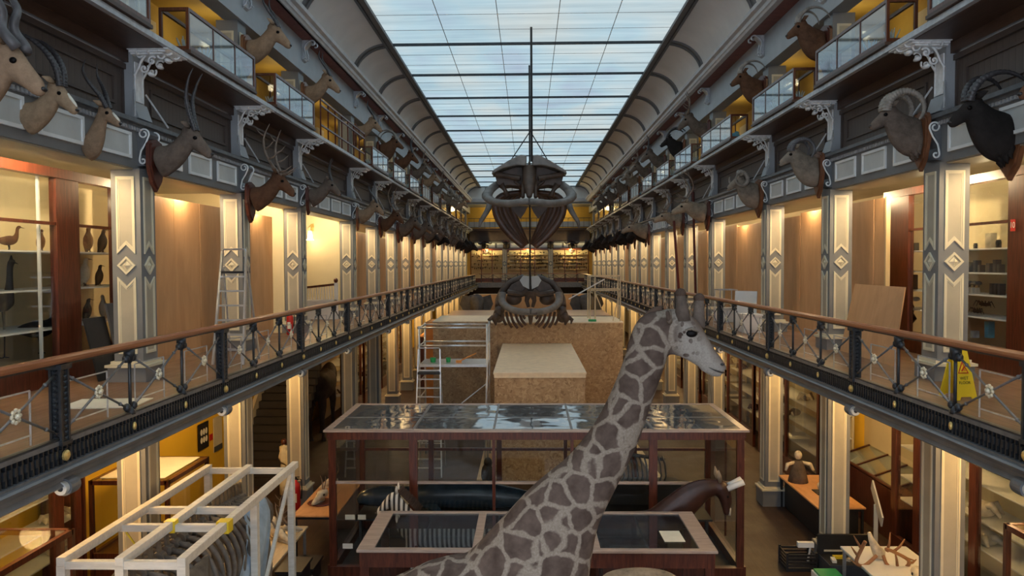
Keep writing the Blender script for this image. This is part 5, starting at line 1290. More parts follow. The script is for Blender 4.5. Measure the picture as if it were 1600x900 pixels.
o = MB().bar((0, 0, .05), (.5, .1, .28), .035).box(-.12, .05, -.06, .06, 0, .07).build('hand_tool', 'orange_board'); o.location = (-2.15, 23.4, 3.13); tag(o, 'orange-handled tool lying on the scaffold platform', 'tool')
# tall ladder
stepladder((-2.95, 21.7, 0), 3.68, .80, 1.2, 12, 'tall aluminium platform stepladder in front of the scaffold')
# timber tower on the large box
t = thing('timber_frame', 'slim pale timber frame standing on the largest chipboard box', 'frame', (0, 0, 3.94))
def tf(a, b_, w_=.05): mb.bar(a, b_, w_)
for x, y in ((2.40, 29.6), (2.60, 29.6), (3.58, 29.6), (2.45, 31.3), (3.7, 31.3)): MB().bar((x, y, 0), (x, y, 1.75), .05).build('post', 'raw_timber', t)
mb = MB()
for z in (1.2, 1.75): tf((2.4, 29.6, z), (3.6, 29.6, z)); tf((2.45, 31.3, z), (3.7, 31.3, z)); tf((2.4, 29.6, z), (2.45, 31.3, z)); tf((3.58, 29.6, z), (3.7, 31.3, z))
tf((3.3, 29.6, 0), (3.58, 29.6, 1.2), .04); tf((2.6, 29.6, 1.1), (2.85, 29.6, .5), .04); mb.build('brace', 'raw_timber', t)
o = MB().bar((1.55, 29.2, 4.82), (2.95, 29.4, 5.58), .04).build('white_pole', 'white_plastic'); tag(o, 'thin white pole leaning up to the pale timber frame', 'pole')
crate('paint_tin', 'green', 2.32, 2.62, 29.3, 29.5, 3.94, 4.02, 'flat green case at the foot of the pale timber frame')

# distant things beyond the boxes
crate('low_hoarding', 'hoarding', -4.4, 4.8, 60.6, 60.7, 0, 3.75, 'low pinkish-brown hoarding crossing the far hall', 'hoarding', 'paper')
crate('long_case', 'mahogany', -5.3, -2.3, 48, 54, 0, 2.85, 'long dark museum case in the far hall, left', 'display case', 'case_top')
crate('long_case', 'mahogany', 2.6, 5.2, 48, 54, 0, 2.85, 'long dark museum case in the far hall, right', 'display case', 'case_top')
crate('dark_cabinet', 'mahogany', -5.6, -4.6, 38, 45, 0, 2.5, 'dark wooden cabinet beyond the chipboard boxes on the left', 'cabinet', 'orange_board')

def quad(name, label, loc, rz, back, neck, head, legs, girth, furm, cat='stuffed animal', group=None, tail=True, vox=.03, tilt=0):
    """back/neck/head: [(x, z, half width, half depth)], legs: [(x, y, top z, r)], local +X is forward"""
    t = thing(name, label, cat, loc, rz, group)
    P = spath(back+neck, 40); mb = MB().tube([(p[0], 0, p[1]) for p in P], [(p[2], p[3]) for p in P], 16, side=(0, 1, 0))
    Q = spath(head, 20); mb.tube([(p[0], 0, p[1]) for p in Q], [(p[2], p[3]) for p in Q], 14, side=(0, 1, 0))
    for x, y, z, r, hind in legs:
        b_ = (1 if hind else -.4)
        mb.tube([(x+.02*b_, y*.8, z), (x+.04, y, z*.72), (x-.06*b_ if hind else x, y, z*.46), (x+(-.02 if hind else 0), y, z*.12), (x+.02, y, .03), (x+.03, y, 0)], [r*1.9, r*1.4, r*.85, r*.62, r*.75, r*.8], 10)
    o = mb.build('body', furm, t, True); bake(o, ('REMESH', dict(mode='VOXEL', voxel_size=vox)), ('SMOOTH', dict(factor=.5, iterations=4)))
    for x, y, z, r, hind in legs: MB().tube([(x+.03, y, .09*r/.06), (x+.045, y, 0)], [r*.72, r*1.0], 10).build('hoof', 'nose', t)
    if tail: b0 = back[0]; MB().tube([(b0[0]-.02, 0, b0[1]+.08), (b0[0]-.10, 0, b0[1]-.25), (b0[0]-.08, 0, b0[1]-.6)], [.03, .02, .035], 7).build('tail', furm, t, True)
    return t
# ---- giraffe (local coordinates = world offset from its feet)
gy = 6.0; u = gy/F
def gp(px, py, r, ry=None): p = at(px, py, gy); return (p.x, p.z, (ry if ry is not None else r*u*.85), r*u)
body = [gp(330, 1150, 40, .12), gp(400, 1120, 100, .28), gp(500, 1082, 128, .36), gp(620, 1040, 132, .40), gp(730, 1002, 142, .40), gp(805, 942, 122, .34)]
neck = [gp(842, 868, 88, .27), gp(878, 800, 64, .215), gp(922, 742, 46, .18), gp(960, 682, 38, .155), gp(986, 622, 33, .14), gp(1006, 568, 32, .125), gp(1014, 538, 32, .115), gp(1024, 515, 31, .105), gp(1040, 503, 22, .085)]
t = thing('giraffe', 'stuffed giraffe with its long neck rising and head turned right in the foreground', 'stuffed animal', (0, gy, 0))
P = spath(body+neck, 66)
mb = MB().tube([(p[0], 0, p[1]) for p in P], [(p[2], p[3]) for p in P], 22, side=(0, 1, 0))
HG = [gp(1020, 508, 22, .07), gp(1032, 512, 31, .10), gp(1050, 517, 36, .115), gp(1068, 526, 34, .11), gp(1084, 540, 27, .085), gp(1100, 555, 21, .068), gp(1113, 565, 16, .058), gp(1125, 574, 11, .055), gp(1132, 579, 7, .045)]
mb.tube([(p[0], 0, p[1]) for p in spath(HG, 30)], [(p[2], p[3]) for p in spath(HG, 30)], 18, side=(0, 1, 0))
def g3(px, py, y=0): p = at(px, py, gy); return (p.x, y, p.z)
mb.tube([g3(1100, 572), g3(1116, 583), g3(1127, 586)], [(.05, .05), (.045, .035), (.03, .02)], 10, side=(0, 1, 0))      # lower lip
for sy in (-1, 1):
    mb.ball(g3(1076, 512, sy*.085), (.055, .035, .03), 8, 6)                                  # brow
    mb.ball(g3(1124, 571, sy*.04), (.025, .02, .022), 8, 6)
bx_, bz_ = body[5][0], body[5][1]
for x, z, r in ((body[5][0]-.02, 3.1, .085), (body[1][0]+.08, 2.7, .09)):
    for sy in (-1, 1):
        hind = x < -1
        mb.tube([(x-.02, sy*.18, z), (x, sy*.20, z*.72), (x+(-.06 if hind else .02), sy*.20, z*.45), (x, sy*.20, z*.15), (x, sy*.20, .12), (x+.02, sy*.20, .02)], [.20, .13, r*.95, r*.6, r*.7, r*.9], 12)
o = mb.build('body', 'giraffe', t, True); bake(o, ('REMESH', dict(mode='VOXEL', voxel_size=.022)), ('SMOOTH', dict(factor=.6, iterations=6)))
for sy in (-1, 1):
    # ossicones, ears, eyes, nostrils
    a, b_, c_ = (g3(1064, 500, -.05), g3(1063, 478, -.055), g3(1061, 461, -.06)) if sy < 0 else (g3(1092, 512, .07), g3(1096, 490, .09), g3(1097, 470, .10))
    MB().tube([a, b_, c_, (c_[0], c_[1], c_[2]+.025)], [(.068, .062), (.046, .044), (.038, .038), (.026, .026)], 12).build('ossicone', 'fur_greybrown', t, True).name
    MB().ball((c_[0], c_[1], c_[2]+.015), (.044, .044, .042), 10, 7).build('ossicone_tip', 'giraffe_brown', bpy.data.objects[ [o_.name for o_ in t.children if o_.name.startswith('ossicone')][-1] ], True)
    a = g3(1044, 500, sy*.09); b_ = g3(1038, 492, sy*.20); c_ = g3(1030, 484, sy*.30)
    MB().tube([a, b_, c_], [(.03, .018), (.055, .02), (.008, .005)], 8, side=(0, 0, 1)).build('ear', 'giraffe_brown' if 0 else 'giraffe', t, True)
    o = MB().ball(g3(1076, 519, sy*.094), (.050, .030, .033), 12, 8).build('eye', 'eye', t, True)
    MB().ball(g3(1126, 568, sy*.054), (.016, .010, .010), 8, 6).build('nostril', 'nose', t, True)
    mb = MB(); mb.tube([g3(1066, 514, sy*.108), g3(1076, 511.5, sy*.118), g3(1087, 517, sy*.104)], [.006, .014, .006], 6); mb.build('eyelid', 'fur_palegrey', t, True)
mb = MB(); MP = [(1030, 479), (1012, 486), (999, 502), (988, 528), (978, 562), (968, 594), (957, 628), (944, 660), (924, 690), (900, 718), (876, 740)]
mb.tube([g3(a+4, b_+3) for a, b_ in spath(MP, 40)], [(.015, .026)]*len(spath(MP, 40)), 8, side=(0, 1, 0)); mb.build('mane', 'giraffe_brown', t, True)
MB().tube([(body[0][0], 0, body[0][1]+.1), (body[0][0]-.1, 0, body[0][1]-.5), (body[0][0]-.08, 0, body[0][1]-1.2)], [.04, .02, .05], 8).build('tail', 'giraffe_brown', t, True)

for sy in (-1, 1):
    MB().tube([g3(1133, 582, sy*.03), g3(1125, 580.5, sy*.062), g3(1114, 577, sy*.074), g3(1104, 572, sy*.080)], [.003, .006, .006, .002], 6).build('mouth_line', 'nose', bpy.data.objects['giraffe'], True)
# ---- big glass case
zt = 2.92; x0, x1, y0, y1 = -3.96, 4.19, 14.8, 17.5
t = thing('large_display_case', 'large mahogany glass case with a glazed roof spanning the hall behind the giraffe', 'display case')
mb = MB()
mb.bar((x0, y0, zt-.10), (x1, y0, zt-.10), .14, .16); mb.bar((x0, y1, zt-.10), (x1, y1, zt-.10), .12, .14); mb.bar((x0, y0, zt-.10), (x0, y1, zt-.10), .12, .14); mb.bar((x1, y0, zt-.10), (x1, y1, zt-.10), .12, .14)
mb.bar((x0, y0, .1), (x1, y0, .1), .14, .2); mb.bar((x0, y1, .1), (x1, y1, .1), .14, .2); mb.bar((x0, y0, .1), (x0, y1, .1), .14, .2); mb.bar((x1, y0, .1), (x1, y1, .1), .14, .2); mb.build('frame', 'mahogany', t)
mb = MB(); mb.box(x0-.10, x1+.10, y0-.10, y0+.04, zt-.025, zt+.015); mb.box(x0-.10, x1+.10, y1-.02, y1+.08, zt-.025, zt+.01); mb.box(x0-.1, x0+.03, y0, y1, zt-.025, zt+.01); mb.box(x1-.03, x1+.1, y0, y1, zt-.025, zt+.01); mb.build('top_moulding', 'case_top', t)
pxs = [643, 770, 893, 1020]
for k, xx in enumerate([x0+.05]+[(p-826)*y0/F for p in pxs]+[x1-.05]):
    w_ = .16 if k in (1, 4) else (.14 if k in (0, 5) else .06)
    MB().box(xx-w_/2, xx+w_/2, y0-.04, y0+.05, .15, zt-.12).build('post', 'mahogany', t)
    wb = .12 if k != 3 else .08
    MB().box(xx-wb/2, xx+wb/2, y1-.05, y1+.04, .15, zt-.12).build('post', 'mahogany', t)
mb = MB(); mb.box(x0, x1, y0-.03, y0+.03, 1.85, 1.90); mb.build('glazing_rail', 'case_top', t); mb = MB(); mb.box(x0, x1, y1-.03, y1+.03, 1.84, 1.90); mb.build('glazing_rail', 'mahogany', t)  # front rail pale: the light on it is put into its colour
mb = MB()
for p in pxs: xx = (p-826)*y0/F; mb.box(xx-.02, xx+.02, y0, y1, zt-.01, zt+.02)
mb.box(x0, x1, 16.0, 16.05, zt-.03, zt+.005); mb.build('roof_bar', 'fascia_grey', t)
MB().box(x0, x1, y0, y1, zt-.006, zt).build('roof_glass', 'top_glass', t)
MB().box(x0, x1, y0-.004, y0, .2, zt-.15).build('glass_pane', 'glass', t); MB().box(x0, x1, y1, y1+.004, .2, zt-.15).build('glass_pane', 'glass', t)
MB().box(x0, x0+.004, y0, y1, .2, zt-.15).build('glass_pane', 'glass', t); MB().box(x1, x1+.004, y0, y1, .2, zt-.15).build('glass_pane', 'glass', t)
MB().box(x0+.4, x1-.5, y0+.35, y1-.35, .98, 1.02).build('shelf', 'black', t)
mb = MB()
for xx in (x0+.5, -1, 1.6, x1-.6):
    for yy in (y0+.45, y1-.45): mb.box(xx-.03, xx+.03, yy-.03, yy+.03, 0.0, .98)
mb.build('shelf_leg', 'black', t)
# animals on its shelf
t = thing('stuffed_seal', 'long dark blue-black seal lying on the shelf of the large glass case', 'stuffed animal', (0, 15.8, 1.02))
P = spath([(-3.62, .16, .10, .10), (-3.45, .24, .19, .18), (-3.1, .27, .22, .22), (-2.6, .25, .22, .23), (-2.0, .29, .28, .28), (-1.2, .30, .30, .30), (-.5, .25, .24, .24), (.2, .18, .15, .14), (.7, .14, .08, .06)], 40)
MB().tube([(p[0], 0, p[1]) for p in P], [(p[2], p[3]) for p in P], 18, side=(0, 1, 0)).build('body', 'seal_skin', t, True)
MB().prism([(-2.72, -.24, .38), (-2.56, -.27, .16), (-2.50, -.27, .20), (-2.60, -.22, .42)], (.0, -.03, .0)).build('flipper', 'bone', t)
MB().prism([(-2.2, -.26, .12), (-1.9, -.5, .02), (-1.75, -.48, .02), (-1.95, -.24, .16)], (0, 0, .04)).build('flipper', 'seal_skin', t)
t = thing('rib_skeleton', 'dark small rib cage lying on the right part of the glass case shelf', 'skeleton', (1.75, 16.4, 1.02))
MB().box(-.1, 1.5, -.3, .3, 0, .42).build('base', 'black', t)
MB().tube([(0, 0, .95), (.5, 0, 1.0), (1.2, 0, .9)], .04, 8).build('spine', 'dark_grey', t, True)
for k in range(12):
    x = .05+k*.1; MB().tube([(x, 0, .97), (x+.02, -.2, .85), (x+.04, -.22, .6), (x+.02, -.1, .44)], .022, 6).build('rib', 'coral' if 0 else 'dark_grey', t, True)
for k, (px, py, lab) in enumerate(((549, 794, 'cream caption card on the shelf edge at the left of the glass case'), (563, 796, 'white caption card beside the cream one on the glass case shelf'))):
    p = at(px, py, 15.1); o = MB().box(-.13+.02*k, .13-.02*k, 0, .01, -.05, .05).build('caption_card', 'paper'); o.location = (p.x, 15.1, 1.07); tag(o, lab, 'card')
p = at(541, 860, 14.6); o = MB().box(-.10, .10, 0, .01, -.05, .05).build('caption_card', 'paper'); o.location = (p.x, 14.72, .62); tag(o, 'white caption card low on the left front glass', 'card')
t = thing('notice_card', 'cream notice with dark lines at the top right of the large glass case', 'notice', tuple(at(1134, 696, 16.2)))
MB().box(-.15, .15, -.005, .005, -.13, .13).build('card', 'paper', t); mb = MB()
for k, w_ in ((1, .16), (-.5, .06), (-.5, -.06)): pass
mb.box(-.05, .05, -.009, -.005, .05, .08); mb.box(-.08, .08, -.009, -.005, .01, .025); mb.box(-.10, -.02, -.009, -.005, -.06, -.035); mb.box(.01, .10, -.009, -.005, -.06, -.035); mb.build('text_lines', 'black', t)
MB().box(-.02, .02, 0, .03, -2.35, -.1).build('stand', 'mahogany', t); bpy.data.objects[t.name].location.z = 2.66

# ---- table case in front
zt = 1.63; x0, x1, y0, y1 = -2.78, 2.99, 11.9, 13.82
t = thing('table_case', 'mahogany table case with three glass lids framed in worn pale wood', 'display case')
mb = MB(); W_ = .17
mb.box(x0, x1, y0, y0+W_*.7, zt-.05, zt); mb.box(x0, x1, y1-W_*.7, y1, zt-.05, zt); mb.box(x0, x0+W_*1.6, y0+.1, y1-.1, zt-.05, zt); mb.box(x1-W_*1.6, x1, y0+.1, y1-.1, zt-.05, zt)
for f in (1/3, 2/3): xx = x0+(x1-x0)*f; mb.box(xx-.07, xx+.07, y0+.1, y1-.1, zt-.05, zt+.001)
bevel(mb.build('lid_frame', 'case_top', t))
mb = MB(); mb.box(x0+.04, x1-.04, y0+.04, y0+.10, zt-.30, zt-.05); mb.box(x0+.04, x1-.04, y1-.10, y1-.04, zt-.30, zt-.05); mb.box(x0+.04, x0+.10, y0+.1, y1-.1, zt-.3, zt-.05); mb.box(x1-.10, x1-.04, y0+.1, y1-.1, zt-.3, zt-.05); mb.build('apron', 'mahogany', t)
for xx in (x0+.12, x0+(x1-x0)*.5, x1-.12):
    for yy in (y0+.10, y1-.10): MB().box(xx-.07, xx+.07, yy-.05, yy+.05, 0, zt-.28).build('leg', 'mahogany', t)
MB().box(x0+.1, x1-.1, y0+.1, y1-.1, zt-.02, zt-.012).build('glass_lid', 'case_glass', t)
MB().box(x0+.06, x1-.06, y0+.06, y0+.064, .2, zt-.3).build('glass_pane', 'glass', t); MB().box(x0+.06, x1-.06, y0+.04, y1-.04, .12, .2).build('floor_board', 'mahogany', t)
o = MB().box(-.17, .17, -.25, .25, 0, .005).build('caption_card', 'paper'); p = atz(1050, 838, zt-.01); o.location = (p.x, p.y, zt-.011); o.rotation_euler = (0, 0, .02); tag(o, 'white sheet lying under the right glass lid of the table case', 'card')

# ---- zebra behind the table case
L4 = lambda xf, xh, y, z, r: [(xf, y, z, r, False), (xf, -y, z, r, False), (xh, y, z, r, True), (xh, -y, z, r, True)]
t = quad('zebra', 'stuffed zebra with an upright mane standing behind the table case', (-1.75, 14.35, 0), PI,
     [(-.95, 1.05, .10, .16), (-.80, 1.08, .24, .27), (-.3, 1.06, .27, .31), (.25, 1.06, .26, .30), (.52, 1.14, .20, .27)],
     [(.66, 1.32, .14, .22), (.76, 1.52, .11, .17), (.80, 1.66, .09, .12)], [(.74, 1.72, .07, .08), (.86, 1.70, .10, .12), (.98, 1.60, .085, .10), (1.12, 1.46, .06, .07), (1.20, 1.38, .05, .05)],
     L4(.52, -.75, .13, 1.0, .055), 1, 'zebra')
mb = MB()
for k in range(46):
    f = k/45; a = Vector((.40, 0, 1.42)).lerp(Vector((.78, 0, 1.82)), f); d = Vector((-.10, random.uniform(-.05, .05), .13)); mb.tube([a, a+d], [.018, .004], 5)
mb.build('mane', 'giraffe_brown', t)['kind'] = 'stuff'
for sy in (-1, 1): MB().tube([(.80, sy*.06, 1.80), (.79, sy*.10, 1.88), (.79, sy*.12, 1.97)], [(.02, .012), (.04, .014), (.006, .004)], 8).build('ear', 'zebra', t, True); MB().ball((.93, sy*.09, 1.68), (.022, .014, .02), 8, 6).build('eye', 'eye', t, True)
# ---- dark horned animal at the right
t = quad('dark_antelope', 'dark chestnut stuffed animal with wrapped horns and bowed head at the glass case', (2.25, 14.32, 0), 0,
     [(-1.1, 1.05, .12, .18), (-.9, 1.12, .22, .28), (-.3, 1.12, .24, .33), (.15, 1.18, .23, .34)],
     [(.50, 1.45, .19, .32), (.82, 1.74, .16, .27), (1.10, 1.90, .13, .20), (1.32, 1.93, .11, .15)], [(1.22, 1.98, .09, .12), (1.38, 1.92, .12, .16), (1.47, 1.74, .105, .13), (1.50, 1.55, .075, .09), (1.50, 1.40, .06, .06)],
     L4(.25, -.85, .14, 1.1, .06), 1, 'bay_hide')
for sy in (-1, 1):
    MB().tube([(1.36, sy*.08, 2.04), (1.33, sy*.12, 2.16), (1.31, sy*.14, 2.30)], [(.03, .014), (.05, .016), (.008, .004)], 8).build('ear', 'fur_reindeer', t, True)
    MB().cyl((1.50, sy*.06, 1.92), (1.80, sy*.10, 2.06), .055, 10).build('horn_wrapping', 'white_plastic', t, True)
    MB().ball((1.50, sy*.10, 1.78), (.02, .014, .025), 8, 6).build('eye', 'eye', t, True)
MB().tube([(1.53, 0, 1.66), (1.555, 0, 1.52), (1.55, 0, 1.40)], [(.03, .02), (.06, .03), (.05, .03)], 10, side=(0, 1, 0)).build('pale_muzzle', 'bone', t, True)
t = quad('pale_animal', 'pale hide back of a stuffed animal in front of the table case', (1.55, 10.4, 0), 0,
     [(-.55, 1.55, .12, .15), (-.40, 1.60, .26, .30), (0, 1.62, .28, .34), (.35, 1.60, .24, .30)], [(.55, 1.50, .14, .18), (.75, 1.42, .10, .13)], [(.70, 1.44, .09, .11), (.88, 1.36, .09, .10), (1.05, 1.22, .05, .06)], L4(.28, -.35, .14, 1.4, .055), 1, 'fur_reindeer')

# ---- timber frame at the left
t = thing('timber_frame', 'whitish timber frame of long rails around a skeleton at the bottom left', 'frame')
zf = 2.8
rails = [(-5.39, 8.45, 12.5), (-4.71, 8.45, 12.5), (-3.99, 8.45, 12.7)]
for x, a, b_ in rails: bevel(MB().box(x-.05, x+.05, a, b_, zf-.06, zf+.05).build('long_rail', 'pale_timber', t), .006)
for y, xa_, xb_ in ((12.45, -5.39, -3.99), (10.42, -5.39, -4.0), (9.72, -5.39, -4.0), (8.5, -5.39, -3.99)):
    MB().box(xa_, xb_, y-.04, y+.04, zf-.09, zf-.0).build('cross_rail', 'pale_timber', t)
for x, y in ((-5.39, 8.5), (-4.71, 8.5), (-3.99, 8.5), (-5.39, 12.45), (-3.99, 12.45), (-4.0, 10.8)):
    MB().box(x-.05, x+.05, y-.05, y+.05, 0, zf-.05).build('post', 'pale_timber', t)
MB().bar((-3.99, 12.4, 2.7), (-3.99, 10.3, .5), .05, .05).build('brace', 'pale_timber', t); MB().bar((-3.99, 10.8, 1.5), (-3.99, 12.4, .6), .09, .05).build('brace', 'pale_timber', t)
mb = MB(); mb.box(-4.08, -3.92, 9.64, 9.80, zf-.1, zf+.055); mb.build('tape', 'sign_yellow', t); MB().box(-4.78, -4.64, 9.66, 9.78, zf-.1, zf+.054).build('tape', 'sign_yellow', t)
MB().bar((-5.3, 9.7, zf-.1), (-4.9, 9.9, 1.9), .035, .02).build('strap', 'sign_yellow', t)
# ---- large skeleton under it
t = thing('large_skeleton', 'dark grey large mammal skeleton draped with cloths beneath the whitish timber frame', 'skeleton')
for k in range(22):
    y = 8.6+k*.185; z = 2.28+.22*math.sin(PI*k/21); x = -4.86+.12*math.sin(k*.15)
    mb = MB(); mb.cyl((x, y-.06, z), (x, y+.06, z), .085, 8); mb.prism([(x-.02, y-.03, z+.06), (x-.02, y+.04, z+.06), (x-.02, y+.0, z+.27), (x-.02, y-.05, z+.25)], (.04, 0, 0)); mb.box(x-.2, x+.2, y-.025, y+.025, z-.02, z+.02); mb.build('vertebra', 'old_bone', t)
    if 2 < k < 19:
        for sx_ in (-1, 1):
            P = spath([(x+sx_*.06, y, z), (x+sx_*.42, y-.05, z-.10), (x+sx_*.62, y-.12, z-.50), (x+sx_*.50, y-.22, z-1.0), (x+sx_*.2, y-.3, z-1.25)], 14)
            MB().tube(P, [(.028, .045)]*len(P), 6).build('rib', 'old_bone', t, True)
for sx_ in (-1, 1):
    for y in (9.2, 12.0):
        MB().tube([(-4.7+sx_*.35, y, 2.0), (-4.7+sx_*.42, y+.1, 1.3), (-4.7+sx_*.40, y, .7), (-4.7+sx_*.40, y, .1)], [.12, .08, .09, .12], 10).build('leg_bone', 'old_bone', t, True)
MB().prism([(-4.35, 9.0, 2.30), (-4.02, 9.1, 1.9), (-4.0, 9.2, 1.2), (-4.05, 9.9, 1.2), (-4.06, 9.9, 1.9), (-4.30, 9.8, 2.36)], (.04, 0, 0)).build('shoulder_blade', 'old_bone', t)
MB().ball((-4.72, 12.75, 1.9), (.30, .42, .34), 12, 8).build('skull', 'old_bone', t, True)
def drape(pts, wv, mat, name, label):
    mb = MB(); n = 18; rows = []
    for i in range(n+1):
        f = i/n; row = []
        for k, p in enumerate(pts):
            a, b_ = Vector(p[0]), Vector(p[1]); q = a.lerp(b_, f); row.append((q.x+wv*math.sin(f*17+k), q.y+wv*.6*math.cos(f*13+k*.7), q.z+wv*.5*math.sin(f*23)))
        rows.append(row)
    m_ = len(pts); mb.add([p for r in rows for p in r], [(i*m_+k, i*m_+k+1, (i+1)*m_+k+1, (i+1)*m_+k) for i in range(n) for k in range(m_-1)])
    o = mb.build(name, mat, None, True); so = o.modifiers.new('s', 'SOLIDIFY'); so.thickness = .012; smoothmod(o); tag(o, label, 'cloth'); return o
drape([((-4.40, 11.3, 2.44), (-4.40, 12.2, 2.5)), ((-4.12, 10.9, 2.2), (-4.12, 12.0, 2.3)), ((-4.07, 10.1, 1.6), (-4.07, 11.6, 1.8)), ((-4.06, 9.3, .9), (-4.06, 11.0, .9))], .03, 'blue_cloth', 'blue_cloth', 'pale blue cloth draped over the ribs of the large skeleton, right piece')
drape([((-4.36, 8.7, 2.45), (-4.36, 8.98, 2.45)), ((-4.08, 8.7, 1.95), (-4.02, 8.98, 1.95)), ((-3.93, 8.65, 1.2), (-3.93, 9.0, 1.2))], .015, 'blue_cloth', 'blue_cloth', 'narrow pale blue cloth strip hanging on the skeleton near the frame corner')

# ---- left side furniture
def table(name, label, x0, x1, y0, y1, z, topm, legm='black', skirt=None):
    t = thing(name, label, 'table'); bevel(MB().box(x0, x1, y0, y1, z-.04, z).build('table_top', topm, t), .008)
    for x in (x0+.06, x1-.06):
        for y in (y0+.06, y1-.06): MB().box(x-.025, x+.025, y-.025, y+.025, 0, z-.04).build('leg', legm, t)
    MB().box(x0+.05, x1-.05, y0+.05, y1-.05, z-.10, z-.04).build('under_frame', legm, t)
    if skirt: MB().box(x0+.12, x1-.12, y0+.12, y1-.12, 0.02, z-.12).build('storage_box', skirt, t)
    return t
table('orange_table', 'orange-brown topped table behind the left end of the large glass case', -5.02, -4.08, 15.7, 18.2, .90, 'table_orange')
table('pale_table', 'long pale table crowded with animal skulls on the left', -5.60, -4.62, 12.9, 15.5, .75, 'raw_timber', 'aluminium')
def skull(mb, c, s_, rz=0):
    ca, sa = math.cos(rz), math.sin(rz)
    def q(x, y, z): return (c[0]+s_*(x*ca-y*sa), c[1]+s_*(x*sa+y*ca), c[2]+s_*z)
    mb.tube([q(-.16, 0, .12), q(-.08, 0, .14), q(.04, 0, .13), q(.16, 0, .09), (q(.28, 0, .05)), q(.33, 0, .03)], [.03*s_, .085*s_, .09*s_, .055*s_, .04*s_, .025*s_], 10)
    return q
def skull_thing(name, label, loc, s_, rz, horn=None, base=None, group=None):
    t = thing(name, label, 'skull', loc, rz, group); mb = MB(); skull(mb, (0, 0, .03), s_); mb.build('cranium', 'bone', t, True)
    MB().tube([(-.02*s_, 0, .03*s_+.03), (.14*s_, 0, .02*s_+.02), (.28*s_, 0, .015*s_+.02)], [.05*s_, .03*s_, .02*s_], 8).build('lower_jaw', 'bone', t, True)
    for sy in (-1, 1): MB().ball((.06*s_, sy*.075*s_, .03+.14*s_), (.03*s_, .02*s_, .025*s_), 8, 6).build('eye_socket', 'nose', t, True)
    if base: MB().lathe([(.24*s_, 0), (.26*s_, .015), (.24*s_, .03)], (.05*s_, 0, 0), 18).build('shield', base, t)
    if horn:
        for sy in (-1, 1): horn_mesh(horn[0], sy, -.02*s_, .03+.19*s_, horn[1], False).build('antler' if horn[0] in ANT else 'horn', horn[2], t, True)
    return t
skull_thing('horned_skull', 'white horned skull on a dark red shield on the orange-brown table', (-4.62, 16.6, .90), 1.15, -1.9, ('straight', .55, 'antler'), 'dark_red')
skull_thing('antler_skull', 'antlered skull standing at the back of the orange-brown table', (-4.70, 17.7, .90), 1.0, -2.3, ('red', .7, 'antler'))
for k, (x, y, sc, rz, hn) in enumerate(((-5.25, 15.1, 1.3, -1.2, None), (-4.95, 14.6, 1.1, -.6, ('lyre', .8, 'pale_horn')), (-5.2, 14.1, 1.2, -2.0, ('curl', .8, 'antler')), (-4.95, 13.5, 1.2, -1.6, None), (-5.3, 13.3, 1.0, .6, None))):
    skull_thing('animal_skull', 'bleached animal skull on the long pale table, %s from its far end' % ordn(k).replace('nearest', 'first'), (x, y, .75), sc, rz, hn)
o = skull_thing('antler_skull', 'dark antlers with white tips lying at the right of the long pale table', (-4.85, 14.95, .78), .8, .3, ('wapiti', .7, 'antler'))
for k, (x, y, z, lab) in enumerate(((-4.32, 13.6, 0, 'black plastic crate on the floor beside the long pale table'), (-4.32, 13.6, .36, 'black plastic crate stacked on another beside the long pale table'), (-4.40, 14.6, 0, 'black plastic crate at the far end of the long pale table'))):
    t = thing('black_crate', lab, 'crate', (x, y, z)); MB().prism([(-.20, -.32, 0), (.20, -.32, 0), (.20, .32, 0), (-.20, .32, 0)], (0, 0, .31)).build('body', 'black_plastic', t); MB().box(-.24, .24, -.36, .36, .30, .35).build('lid', 'black_plastic', t)
# draped newel post, stairs, extinguisher
t = thing('newel_post', 'cream turned newel post at the foot of the dark stairs', 'post', (-6.62, 20.1, 0))
MB().lathe([(.13, 0), (.13, .35), (.09, .38), (.11, .5), (.07, .6), (.10, .8), (.07, .9), (.085, 1.15), (.12, 1.2), (.12, 1.3), (.05, 1.34)], (0, 0, 0), 14).build('post', 'cream_paint', t, True); MB().ball((0, 0, 1.42), (.08, .08, .09), 10, 8).build('finial', 'mahogany', t, True)
drape([((-6.78, 20.02, .95), (-6.30, 19.98, .55)), ((-6.66, 19.95, 1.4), (-6.42, 19.95, 1.2)), ((-6.58, 20.15, 1.36), (-6.45, 20.2, 1.1)), ((-6.5, 20.25, .75), (-6.3, 20.3, .5))], .02, 'white_cloth', 'white_cloth', 'cream cloth hung over the newel post by the stairs')
extinguisher((-5.92, 18.85, .0), 'red fire extinguisher on the floor against a left ground floor column', 1.35)
t = thing('staircase', 'dark carpeted staircase rising behind the left ground floor columns', 'staircase')
for k in range(20):
    y = 20.8+k*.235; z = .2*(k+1)
    if z > 4.1: break
    MB().box(-8.3, -6.75, y, y+.26, 0 if k < 1 else z-.22, z).build('step', 'dark_recess', t)
mb = MB(); mb.prism([(-8.42, 20.7, 0), (-8.42, 20.7, .35), (-8.42, 25.4, 4.35), (-8.42, 25.6, 4.0), (-8.42, 21.1, 0)], (.1, 0, 0)); mb.build('stringer', 'cream_paint', t)
